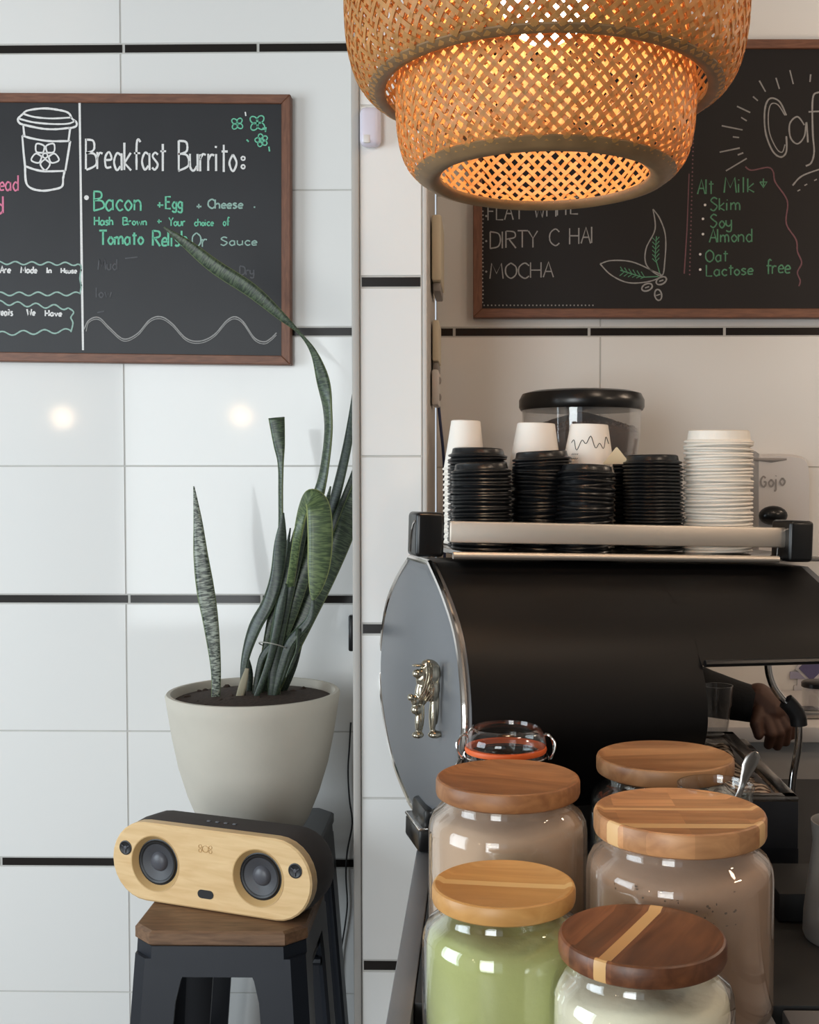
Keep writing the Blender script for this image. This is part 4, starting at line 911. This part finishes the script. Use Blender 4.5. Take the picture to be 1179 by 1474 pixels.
# barista's forearm reaching through behind the machine
zz = 2.03
t = thing('person', 'person mostly hidden by the machine, black sleeve and hand showing under its hood', 'person', P(1000, 1000, zz))
bm = NB(); tube(bm, [P(x, y, d) for x, y, d in cat([(880, 965, zz+0.02), (960, 980, zz+.01), (1030, 1001, zz), (1086, 1014, zz-0.02)], 5)], [0.050, .050, .049, .048, .047, .046, .045, .044, .043, .041, .040, .038, .036, .034, .033, .032], 18); slv = part('sleeve', bm, M['sleeve'], t, world=True)
bm = NB()
def cap(a, b, ra, rb, n=6):
    A, B = P(*a), P(*b)
    for i in range(n+1):
        f_ = i/n; ellipsoid(bm, A.lerp(B, f_), [ra+(rb-ra)*f_]*3, None, 12, 8)
cap((1078, 1012, zz-.018), (1092, 1010, zz-.02), .022, .024); cap((1092, 1004, zz-.02), (1112, 1022, zz-.03), .026, .028); cap((1098, 1018, zz-.02), (1110, 1030, zz-.03), .026, .024)
for k, (x0_, y0_, x1_, y1_, x2_, y2_) in enumerate(((1122, 1016, 1138, 1032, 1140, 1058), (1117, 1024, 1132, 1046, 1131, 1068), (1110, 1030, 1122, 1054, 1119, 1074), (1102, 1034, 1110, 1056, 1106, 1072))):
    dd = zz-.035-.004*k; cap((x0_, y0_, dd), (x1_, y1_, dd-.012), .0115, .0105, 5); cap((x1_, y1_, dd-.012), (x2_, y2_, dd), .0100, .0085, 5)
cap((1094, 1022, zz-.04), (1088, 1042, zz-.055), .0125, .011, 4); cap((1088, 1042, zz-.055), (1092, 1058, zz-.06), .0105, .009, 4)
hd = part('hand', bm, M['skin'], t, world=True, label='brown hand with curled fingers'); remesh(hd, 0.0022, 4)
# wall papers and bits on the back counter
YW = YB-0.0065
t = thing('wall_poster', 'white and purple printed poster with a tilted square, low on the right wall', 'poster', P(1165, 965, YW))
bm = NB(); a = P(1172, 968, YW); box(bm, a, (0.075, 0.002, 0.085)); sh = part('sheet', bm, M['paper'], t, world=True, smooth=False)
bm = NB(); a = P(1168, 962, YW-0.002); box(bm, a, (0.052, 0.002, 0.052), rot=(0, R(45), 0)); part('white_square', bm, M['paper'], t, world=True, smooth=False)
bm = NB(); a = P(1168, 962, YW-0.004); box(bm, a, (0.040, 0.002, 0.040), rot=(0, R(45), 0)); part('purple_square', bm, M['paper_p'], t, world=True, smooth=False)
bm = NB(); a = P(1152, 972, YW-0.0015); box(bm, a, (0.046, 0.0015, 0.016)); part('lilac_band', bm, M['paper_l'], t, world=True, smooth=False)
bm = NB(); a = P(1148, 992, YW); box(bm, a, (0.016, 0.002, 0.018)); single('paper_note', bm, M['paper'], 'tiny paper note stuck below the purple poster', 'note', smooth=False)
def on_back(px, Y): return Vector((P(px, 1000, Y).x, Y, zb))
o_ = on_back(1178, 2.32)
t = thing('storage_canister', 'clear canister with a dark lid on the back counter below the poster', 'canister', o_)
bm = NB(); lathe(bm, [(0, 0.001), (0.030, 0.001), (0.032, 0.004), (0.032, 0.05), (0.030, 0.05), (0.030, 0.004), (0, 0.004)], seg=28); part('canister_body', bm, M['clear2'], t)
bm = NB(); lathe(bm, [(0, 0.051), (0.034, 0.051), (0.034, 0.059), (0.030, 0.062), (0, 0.063)], seg=28); part('canister_lid', bm, M['blackp'], t)
bm = NB(); box(bm, on_back(1152, 2.27)+Vector((0.0, 0, 0.0085)), (0.07, 0.06, 0.015), bev=0.004); single('steel_dish', bm, M['steel'], 'low steel dish on the back counter behind the steam wand', 'dish')

# ------------------------------------------------------------------ things on top of the machine: lids, cups
def on_top(px, yl):
    """point on the tray: photo column px, yl = machine-local y."""
    Mw = cmx.matrix_world
    lo, hi = 0.0, 0.62
    for _ in range(40):
        m_ = (lo+hi)/2; p = Mw @ Vector((m_, yl, ZT+0.0046)); d = p-CAM
        px_ = CX+F*d.dot(RT)/d.dot(FW)
        lo, hi = (m_, hi) if px_ < px else (lo, m_)
    return p
def pxz(py, Y): return Z(py, Y)
RZ = Euler((0, LEAN, PHI)).to_matrix()
def lid_mesh(name, r, h, dome):
    bm = NB()
    lathe(bm, [(r-0.003, 0.0), (r, 0.0006), (r+0.0012, 0.0022), (r, 0.0040), (r-0.003, 0.0048), (r-0.0045, 0.0062), (r-0.006, dome-0.0015), (r-0.009, dome), (r-0.012, dome-0.0005), (r-0.013, dome-0.003), (0.004, dome-0.003), (0.0, dome-0.0030)], seg=36)
    return bm
def stack(n, r, pitch, dome, base, m, label, group, lean=(0, 0), first=None, jitter=0.0008, top_label=None):
    obs = []
    proto = single('cup_lid', lid_mesh('cup_lid', r, 0, dome), m, label, 'lid', group)
    for i in range(n):
        o = proto if i == 0 else proto.copy()
        if i: link(o)
        o.location = base + Vector((lean[0]*i*pitch+random.uniform(-jitter, jitter), lean[1]*i*pitch+random.uniform(-jitter, jitter), i*pitch+0.0006))
        o.rotation_euler = (R(random.uniform(-.5, .5))+lean[1]*-0.6, LEAN+lean[0]*0.8, random.uniform(0, 6))
        if i == n-1 and top_label: o['label'] = top_label
        obs.append(o)
    return obs
def height_n(base, py_top, dome, pitch): return max(3, int(round((Z(py_top, base.y)-base.z-dome)/pitch))+1)
SP = [('far left black stack', 687, 0.085, 86, 645, .0052, (0, 0), 'black plastic cup lid in the rear left stack, beside the paper cups', 'topmost black lid of the rear left stack under the first white cup'),
      ('front left', 693, -0.015, 88, 666, .0052, (0, 0), 'black plastic cup lid in the front left stack behind the steel rail', 'topmost black lid of the front left stack'),
      ('second', 776, 0.03, 86, 650, .0055, (0.03, 0), 'black plastic cup lid in the second stack, under the middle paper cup', 'topmost black lid of the second stack, nearest the middle paper cup'),
      ('third', 838, -0.03, 84, 672, .0055, (0.06, 0), 'black plastic cup lid in the leaning third stack in front of the doodled cup', 'topmost black lid of the leaning third stack'),
      ('mid back', 880, 0.10, 78, 660, .0055, (0, 0), 'black plastic cup lid in the stack tucked behind the leaning stack', 'topmost black lid of the stack tucked behind the leaning one'),
      ('fourth', 942, 0.015, 86, 656, .0055, (-.03, 0), 'black plastic cup lid in the stack next to the white lids', 'topmost black lid of the stack next to the white lids')]
for nm, px, yl, wpx, ytop, pitch, ln, lab, tl in SP:
    b_ = on_top(px, yl); r = wpx/2*b_.y/F-0.0012
    stack(height_n(b_, ytop, 0.015, pitch), r, pitch, 0.015, b_, M['lid_black'], lab, lab.replace('black plastic cup lid in', 'black lids in'), ln, top_label=tl)
b_ = on_top(1033, -0.015); r = 99/2*b_.y/F-0.0012
stack(height_n(b_, 622, 0.021, 0.0062), r, 0.0062, 0.021, b_, M['lid_white'], 'white plastic cup lid in the tall stack at the right end of the rail', 'white lids in the tall stack', top_label='topmost white lid of the tall stack at the right end')
def cup_stack(px, yl, wtop, ytop, label, tl, group, draw=False):
    b_ = on_top(px, yl); rt = wtop/2*b_.y/F; hc = 0.082; rw = rt*1.42; pitch = 0.0085
    n = max(2, int(round((Z(ytop, b_.y)-b_.z-hc)/pitch))+1)
    bm = NB()    # upside-down cup: rim at the foot, closed base on top
    lathe(bm, [(rw-0.0012, 0.0035), (rw+0.0012, 0.0008), (rw+0.0026, 0.0022), (rw+0.0012, 0.0045), (rw, 0.0052), (rt, hc-0.001), (rt-0.0012, hc), (rt-0.003, hc-0.0005), (rt-0.0035, hc-0.006), (0, hc-0.006)], seg=36)
    proto = thing('paper_cup', label, 'paper cup', b_, group)
    part('cup', bm, M['cup'], proto)
    for i in range(n):
        o = proto if i == 0 else copy_tree(proto)
        o.location = b_+Vector((random.uniform(-.0006, .0006), random.uniform(-.0006, .0006), i*pitch+0.0006)); o.rotation_euler = (0, LEAN, 0)
        if i == n-1: o['label'] = tl; last = o
    if draw:
        bm = NB(); pts = []
        for i in range(40):
            u = i/39; a = R(215)+R(112)*u; z = hc*0.62+0.012*math.sin(u*9)*math.sin(u*21+1)
            rr = rw+(rt-rw)*z/hc+0.0005; pts.append((rr*math.cos(a), rr*math.sin(a), z))
        tube(bm, pts, 0.0006, 5)
        for row in range(2):
            for i in range(4):
                a = R(222+i*5); z = hc*(0.38-0.09*row); rr = rw+(rt-rw)*z/hc+0.0004; tube(bm, [(rr*math.cos(a), rr*math.sin(a), z), (rr*math.cos(a+.05), rr*math.sin(a+.05), z+.002)], 0.0005, 4)
        part('doodle', bm, M['ink'], last, label='dark wavy line drawn on the cup')
cup_stack(669, 0.125, 42, 610, 'white paper cup upside down in the leftmost cup stack', 'topmost upside-down paper cup of the leftmost stack, beside the blue cable', 'paper cups in the leftmost stack')
cup_stack(770, 0.115, 54, 609, 'white paper cup upside down in the middle cup stack, behind the black lids', 'topmost plain paper cup above the second stack of black lids', 'paper cups in the middle stack')
cup_stack(846, 0.085, 54, 611, 'white paper cup upside down in the stack before the grinder', 'topmost paper cup with a doodled wavy line, before the bean hopper', 'paper cups in the stack before the grinder', True)
a = on_top(887, 0.03); bm = NB(); q_ = a.z; zt_ = Z(644, a.y)
loft(bm, [[(a.x-.022, a.y-.003, Z(668, a.y)), (a.x+.022, a.y-.003, Z(668, a.y)), (a.x+.022, a.y+.003, Z(668, a.y)), (a.x-.022, a.y+.003, Z(668, a.y))], [(a.x-.001, a.y-.001, zt_), (a.x+.001, a.y-.001, zt_), (a.x+.001, a.y+.001, zt_), (a.x-.001, a.y+.001, zt_)]])
single('folded_paper', bm, M['copper_p'], 'small folded cream paper peeking up between the black lid stacks before the hopper', 'paper', smooth=False)
# grinder with its hopper of beans
Yg = 2.27; gx = P(837, 600, Yg).x; k = Yg/F
gr = thing('coffee_grinder', 'coffee grinder with a clear bean hopper and black lid, behind the paper cups', 'grinder', (gx, Yg, zb))
zh1, zh0 = Z(590, Yg)-zb, Z(700, Yg)-zb
bm = NB(); lathe(bm, [(0, zh1-0.002), (0.088*1.36, zh1-0.002), (0.0905*1.36, zh1+0.004), (0.0905*1.36, zh1+0.018), (0.086*1.36, zh1+0.030), (0.074*1.36, zh1+0.0345), (0, zh1+0.036)], seg=56); part('hopper_lid', bm, M['blackp'], gr)
hr = 88*k
bm = NB(); lathe(bm, [(hr-0.004, zh1), (hr-0.005, zh1-0.05), (hr*0.9, zh1-0.10), (hr*0.62, zh1-0.17), (hr*0.4, zh1-0.215), (hr*0.4-.003, zh1-0.215), (hr*0.62-.003, zh1-.17), (hr*.9-.003, zh1-.10), (hr-0.008, zh1-0.05), (hr-0.007, zh1)], seg=56, closed=True); part('hopper', bm, M['clear2'], gr)
bm = NB(); zbn = Z(616, Yg)-zb
lathe(bm, [(0, zh1-0.212), (hr*0.38-.004, zh1-.212), (hr*0.60-.006, zh1-.17), (hr*.88-.006, zh1-.10), (hr*.93, zbn-0.012), (hr*0.88, zbn-0.004), (hr*0.5, zbn+0.016), (hr*.1, zbn+.03), (0, zbn+0.03)], seg=48)
for i in range(520):
    if i < 220: a = random.uniform(0, 2*PI); rr = hr*0.86*math.sqrt(random.random()); z = zbn+0.028-0.036*rr/hr
    else:
        a = random.uniform(PI, 2*PI); z = random.uniform(zh1-.11, zbn-0.004); f_ = min(1, max(0, (z-(zh1-.10))/(0.06))); rr = hr*(.88+.05*f_)-0.007
    ellipsoid(bm, (rr*math.cos(a), rr*math.sin(a), z), (0.0062, 0.0042, 0.0036), (random.random()*3, random.random()*3, random.random()*6), 7, 5)
part('coffee_beans', bm, M['beans'], gr)['kind'] = 'stuff'
bm = NB(); lathe(bm, [(0, 0.0), (0.085, 0.0), (0.09, 0.01), (0.082, 0.05), (0.075, zh1-0.3), (0.08, zh1-0.24), (0.062, zh1-0.214), (0, zh1-0.214)], seg=40); part('motor_housing', bm, M['blackp'], gr)

# ------------------------------------------------------------------ jars on the counter
def jar(label, px, py, Y, lidw, bodyw, yneck, mlid, mcont, fill, lid_th=0.020, contents=None, rim=True, film=None, rz=0.0, ybase=None):
    """px, py: middle of the lid's top face; Y: depth of the jar's axis; widths in px at that depth."""
    k = Y/F; zt_ = Z(py, Y)-ZK; R_ = bodyw/2*k; rl = lidw/2*k
    t = thing('storage_jar', label, 'jar', (P(px, py, Y).x, Y, ZK+0.0005))
    zl = zt_-lid_th; zn = zl-0.010; rn = rl*0.87; sh = zn-0.006
    wall = 0.0035
    outp = [(0, 0), (R_*0.9, 0), (R_*0.97, 0.004), (R_, 0.012), (R_, sh-0.022), (R_*0.985, sh-0.012), (R_*0.94, sh-0.004), (rn+0.003, sh+0.003), (rn, sh+0.008), (rn+.001, zl+0.001)]
    inp = [(rn-wall, zl+0.001), (rn-wall, sh+0.008), (rn-0.001, sh+0.001), (R_*0.93-wall, sh-0.006), (R_*.985-wall, sh-0.015), (R_-wall, sh-0.024), (R_-wall, 0.014), (R_*.95-wall, 0.007), (0, 0.006)]
    bm = NB(); lathe(bm, outp+inp, seg=64); part('glass_body', bm, film or M['clear'], t, sharp=60)
    bm = NB(); lathe(bm, [(0, zl), (rl-0.004, zl), (rl-0.001, zl+0.002), (rl, zl+0.005), (rl, zt_-0.004), (rl-0.0012, zt_-0.001), (rl-0.003, zt_), (rl-0.006, zt_-0.0006), (rl-0.010, zt_-0.003), (0, zt_-0.0034)], seg=72)
    bmesh.ops.translate(bm, vec=(0, 0, -zl), verts=bm.verts[:])
    lo = part('lid', bm, mlid, t, sharp=35); lo.location = (0, 0, zl); lo.rotation_euler = (0, 0, rz)
    if mcont:
        ri = R_-wall-0.0008; zf = fill*(sh)
        bm = NB(); n_ = 48
        pr_ = [(0, 0.0075), (ri*.94, 0.0075), (ri, 0.016)] + [(ri, z) for z in ([zf-0.004] if zf < sh-0.026 else [sh-0.026])]
        if zf >= sh-0.026: pr_ += [(R_*.985-wall-.001, sh-.016), (R_*.92-wall, sh-.009)]
        zz_ = pr_[-1][1]; rr_ = pr_[-1][0]
        pr_ += [(rr_*.93, zz_+.003), (rr_*0.6, zz_+0.005), (rr_*.3, zz_+.004), (0, zz_+0.004)]
        lathe(bm, pr_, seg=n_)
        for v in bm.verts:
            if v.co.z > zz_-0.001 and v.co.length > 0: v.co.z += 0.0035*math.sin(3*math.atan2(v.co.y, v.co.x)+px) * (1 if rr_ > 0 else 0)*min(1, math.hypot(v.co.x, v.co.y)/ri)
        part(contents or 'powder', bm, mcont, t, sharp=80)
    return t, R_, rl, zt_, zl, sh
j1 = jar('glass jar of beige powder with brown wooden lid, in front of the orange-sealed jar', 731, 1117, 1.25, 209, 230, 1175, M['lid_acacia'], M['beige'], 0.97, 0.021, film=M['milkglass'])
j2 = jar('glass jar of green matcha powder with a honey-coloured lid', 725, 1270, 1.05, 209, 238, 1330, M['lid_honey'], M['matcha'], 0.82, 0.018, rz=R(-3))
j3 = jar('nearest glass jar of white powder under a dark walnut lid with one pale stripe', 924, 1342, 0.95, 243, 268, 1420, M['lid_walnut'], M['whitep'], 0.97, 0.019)
j4 = jar('tall glass jar of brown cocoa powder with a lid of mixed wood strips', 978, 1164, 1.12, 247, 268, 1230, M['lid_mixed'], M['cocoa'], 0.86, 0.024, film=M['milkglass'])
j5 = jar('empty-looking rear glass jar with a knotty brown wooden lid', 957, 1086, 1.345, 197, 214, 1130, M['lid_acacia_knot'], M['residue'], 0.30, 0.021)
# flecks of residue inside the cocoa jar
t4, R4, rl4, zt4, zl4, sh4 = j4
bm = NB()
for i in range(40):
    a = R(random.uniform(215, 300)); z = sh4-random.uniform(0.012, 0.045); rr = R4-0.0046
    ellipsoid(bm, (rr*math.cos(a), rr*math.sin(a), z), (random.uniform(.0005, .0022), .0004, random.uniform(.0004, .0014)), (0, 0, a+PI/2), 6, 4)
part('powder_residue', bm, M['residue'], t4)['kind'] = 'stuff'
# clip-top jar with orange seal
Yc = 1.405; k = Yc/F; zc = Z(1062, Yc)-ZK
cj = thing('clip_top_jar', 'clip-top preserving jar with an orange rubber seal, behind the brown-lidded jar', 'jar', (P(728, 1062, Yc).x, Yc, ZK+0.0005))
r = 58*k
bm = NB(); lathe(bm, [(0, 0), (r*1.02, 0), (r*1.06, 0.006), (r*1.06, zc-0.05), (r*1.0, zc-0.036), (r*.9, zc-0.028), (r*.97, zc-0.024), (r*.97, zc-0.017), (r*.9, zc-0.017), (r*.84, zc-0.028), (r*.98, zc-.042), (r*1.0, zc-.052), (r*1.0, 0.008), (0, 0.006)], seg=56); part('glass_body', bm, M['clear'], cj, sharp=60)
bm = NB(); lathe(bm, [(r*.86, zc-0.0165), (r*1.01, zc-0.0165), (r*1.03, zc-0.0135), (r*1.01, zc-0.0105), (r*.86, zc-0.0105)], seg=56, closed=True); part('rubber_seal', bm, M['orange'], cj)
bm = NB(); lathe(bm, [(0, zc-0.009), (r*.9, zc-0.010), (r*1.0, zc-0.0095), (r*1.03, zc-0.005), (r*1.0, zc+0.002), (r*.93, zc+0.008), (r*.85, zc+0.0135), (r*.8, zc+.0135), (r*.78, zc+0.009), (0, zc+0.008)], seg=56); part('glass_lid', bm, M['clear'], cj, sharp=60)
bm = NB()
tube(bm, [(r*1.05*math.cos(a), r*1.05*math.sin(a), zc-0.021) for a in [2*PI*i/32 for i in range(33)]], 0.0011, 6)
for s in (-1, 1):
    tube(bm, [Vector(p) for p in cat([(s*r*1.05, -0.012, zc-0.024), (s*r*1.18, -0.012, zc-0.016), (s*r*1.22, -0.010, zc-0.004), (s*r*1.08, -0.006, zc+0.004), (s*r*0.98, 0, zc+0.004)], 5)], 0.0012, 6)
    tube(bm, [Vector(p) for p in cat([(s*r*1.05, 0.012, zc-0.024), (s*r*1.16, 0.01, zc-0.028), (s*r*1.2, 0.004, zc-0.012), (s*r*1.12, 0.0, zc+0.002), (s*r*0.98, 0, zc+0.005)], 5)], 0.0012, 6)
tube(bm, [Vector(p) for p in cat([(-r*1.1, -.01, zc-.022), (-r*1.25, -.015, zc-.034), (-r*1.2, -.02, zc-.05), (-r*1.12, -.02, zc-.044)], 5)], 0.0013, 6)
part('wire_clip', bm, M['chrome'], cj)
# open glass jar with a spoon
Yo = 1.215; k = Yo/F; zo = Z(1127, Yo)-ZK
oj = thing('open_glass_jar', 'small open glass jar between the two right-hand lidded jars', 'jar', (P(1030, 1127, Yo).x, Yo, ZK+0.0005)); r = 55*k
bm = NB(); lathe(bm, [(0, 0), (r*.95, 0), (r, 0.006), (r*1.02, zo-0.03), (r*.96, zo-0.018), (r*.97, zo-0.006), (r*1.01, zo-0.003), (r*1.0, zo), (r*.95, zo), (r*.92, zo-0.006), (r*.91, zo-0.018), (r*.97, zo-0.031), (r*.95, 0.008), (0, 0.006)], seg=56); part('glass_body', bm, M['clear'], oj, sharp=60)
s0, s1 = P(1063, 1146, Yo+0.0), P(1085, 1086, Yo+0.004); dr = (s1-s0)
bm = NB(); base = s0-dr*1.2
rings = []
for f_, w_, th in ((0, .005, .0012), (.45, .0032, .0014), (.62, .0034, .0012), (.74, .0060, .0011), (.86, .0085, .0011), (.94, .0080, .0011), (.985, .0045, .001), (1.0, .001, .0008)):
    p = base.lerp(s1+dr*0.08, f_); rings.append([p+Vector((w_*math.cos(a), 0.3*th*math.cos(a)+th*math.sin(a), 0)) for a in [2*PI*i/12 for i in range(12)]])
loft(bm, rings); single('spoon', bm, M['steel'], 'steel spoon standing in the small open glass jar, handle up', 'spoon')
# milk pitcher at the right edge and dark knock drawer
Ym = 1.30; k = Ym/F; zp = Z(1180, Ym)-ZK; px_ = P(1218, 1180, Ym).x
pt = thing('milk_pitcher', 'brushed steel milk pitcher cut off by the right edge of the picture', 'pitcher', (px_, Ym, ZK+0.0005)); r = 50*k
bm = NB(); lathe(bm, [(0, 0.0), (r*1.12, 0), (r*1.18, 0.006), (r*1.16, 0.03), (r*1.0, zp*.62), (r*.92, zp*.82), (r*.98, zp), (r*.95, zp), (r*.88, zp*.82), (r*.96, zp*.6), (r*1.1, 0.03), (0, 0.008)], seg=48); part('pitcher_body', bm, M['steel_p'], pt, sharp=60)
bm = NB(); tube(bm, [Vector(p) for p in cat([(r*.95, 0, zp*.9), (r*1.6, 0, zp*.86), (r*1.75, 0, zp*.5), (r*1.1, 0, zp*.28)], 6)], 0.006, 10, flat=0.5); part('handle', bm, M['steel'], pt)
bm = NB(); a = P(1150, 1260, 1.36); box(bm, (a.x+0.01, 1.40, ZK+0.018), (0.075, 0.11, 0.035), bev=0.003); single('tamping_mat', bm, M['mat_rub'], 'dark square tamping mat on the counter in front of the drip tray', 'mat')

# ------------------------------------------------------------------ woven pendant lamp
YL = 1.40; lx = P(784, 258, YL).x; lz = Z(258, YL); kk = YL/F
lamp = thing('pendant_lamp', 'two-tier woven bamboo pendant lamp, lit, hanging over the coffee machine', 'lamp', (lx, YL, lz))
INN = [(.1325, .002), (.142, -.003), (.160, .004), (.175, .022), (.1825, .05), (.185, .085), (.1835, .125), (.178, .17), (.168, .215), (.15, .25), (.11, .28), (.06, .295)]
OUT = [(.2005, .122), (.210, .118), (.226, .128), (.238, .148), (.2455, .18), (.248, .22), (.247, .265), (.240, .305), (.222, .345), (.19, .38), (.14, .405), (.08, .415)]
OUT = [(r*0.967, z-0.020) for r, z in OUT]; INN = [(r*0.966, z) for r, z in INN]
def weave(prof, N, wd, pitch_k, bm):
    pf = cat(prof, 6); S = [0]
    for a, b in zip(pf[:-1], pf[1:]): S.append(S[-1]+math.hypot(b[0]-a[0], b[1]-a[1]))
    for d in (-1, 1):
        for i in range(N):
            th = 2*PI*(i+random.uniform(-.12, .12))/N; rows = []
            for j, (r, z) in enumerate(pf):
                if j:
                    ds = S[j]-S[j-1]; rm = max(0.10, (pf[j-1][0]+r)/2); th += d*ds*pitch_k/rm
                a, b = pf[max(j-1, 0)], pf[min(j+1, len(pf)-1)]
                tl = math.hypot(b[0]-a[0], b[1]-a[1]); tr, tz = (b[0]-a[0])/tl, (b[1]-a[1])/tl
                nr, nz = tz, -tr
                e_r = Vector((math.cos(th), math.sin(th), 0)); e_t = Vector((-math.sin(th), math.cos(th), 0)); e_z = Vector((0, 0, 1))
                mer = e_r*tr+e_z*tz; nor = e_r*nr+e_z*nz
                al = math.atan(pitch_k); dirv = mer*math.cos(al)+e_t*(d*math.sin(al)); side = nor.cross(dirv).normalized()
                over = 0.0009*d*(1 if (i+j//3) % 2 else -1)
                c_ = e_r*r+e_z*z+nor*over; hw = wd/2; th_ = 0.0005
                rows.append([bm.verts.new(c_+side*hw+nor*th_), bm.verts.new(c_-side*hw+nor*th_), bm.verts.new(c_-side*hw-nor*th_), bm.verts.new(c_+side*hw-nor*th_)])
            for A, B in zip(rows[:-1], rows[1:]):
                for q_ in range(4): bm.faces.new((A[q_], A[(q_+1) % 4], B[(q_+1) % 4], B[q_]))
bm = NB(); weave(INN, 70, 0.0050, 1.0, bm); inner = part('inner_shade', bm, M['weave'], lamp, smooth=False, label='smaller lower tier of the woven shade')
bm = NB(); weave(OUT, 92, 0.0054, 1.0, bm); outer = part('outer_shade', bm, M['weave'], lamp, smooth=False, label='wider upper tier of the woven shade')
def band(prof, m, parent):
    bm = NB(); lathe(bm, prof, seg=96, closed=True); part('rim_band', bm, m, parent, sharp=60)
band([(r_*0.966, z_) for r_, z_ in ((.1305, .004), (.1310, -.001), (.141, -.0062), (.152, -.0032), (.163, .0045), (.162, .0065), (.151, .0005), (.141, -.0025), (.1335, .004))], M['weave_rim'], inner)
band([(r_*0.967, z_-0.020) for r_, z_ in ((.1985, .125), (.199, .119), (.209, .1155), (.219, .121), (.219, .1235), (.209, .119), (.2015, .125))], M['weave_rim'], outer)
zbulb = Z(-4, YL)-lz; bx = P(786, 0, YL).x-lx
bm = NB(); lathe(bm, [(0, -0.056), (0.022, -0.052), (0.042, -0.038), (0.054, -0.014), (0.055, 0.008), (0.044, 0.036), (0.026, 0.054), (0.018, 0.07), (0, 0.07)], (bx, 0, zbulb), 32); part('bulb', bm, M['globe'], lamp, label='lit frosted globe bulb')
bm = NB(); lathe(bm, [(0, 0.065), (0.02, 0.065), (0.022, 0.12), (0.01, 0.135), (0, 0.135)], (bx, 0, zbulb), 24); part('socket', bm, M['blackp'], lamp)
bm = NB(); tube(bm, [(bx, 0, zbulb+0.13), (bx, 0, ZC-lz-0.002)], 0.003, 8); part('cord', bm, M['cable_k'], lamp)

# ------------------------------------------------------------------ globe lights behind the camera, mirrored in the tiles
for px, py, lab in ((90, 601, 'lit globe lamp hanging behind the viewer, mirrored at the far left of the tiles'), (347, 599, 'lit globe lamp hanging behind the viewer, mirrored nearer the planter')):
    m_ = P(px, py, YB+YB+1.6); loc = Vector((m_.x, -1.6, m_.z))
    t = thing('globe_pendant', lab, 'lamp', loc)
    bm = NB(); ellipsoid(bm, (0, 0, 0), (0.05, 0.05, 0.05), None, 20, 12); part('globe', bm, M['lamp_room'], t)
    bm = NB(); tube(bm, [(0, 0, 0.048), (0, 0, ZC-loc.z-0.002)], 0.004, 8); part('cord', bm, M['cable_k'], t)
# globe lamps added out of view to warm and brighten the right side
for k_, (gx_, gy_, gz_) in enumerate(((1.45, 2.05, 2.15), (1.55, 0.9, 2.15), (0.75, 1.05, 2.55))):
    t = thing('globe_pendant', ('added fill-light globe over the service side, nearer the tiled wall', 'added fill-light globe over the service side, nearer the street', 'added fill-light globe close to the ceiling above the glass jars')[k_], 'lamp', (gx_, gy_, gz_))
    bm = NB(); ellipsoid(bm, (0, 0, 0), (0.07, 0.07, 0.07), None, 20, 12); part('globe', bm, M['fill_globe'], t)
    bm = NB(); tube(bm, [(0, 0, 0.068), (0, 0, ZC-gz_-0.002)], 0.004, 8); part('cord', bm, M['cable_k'], t)
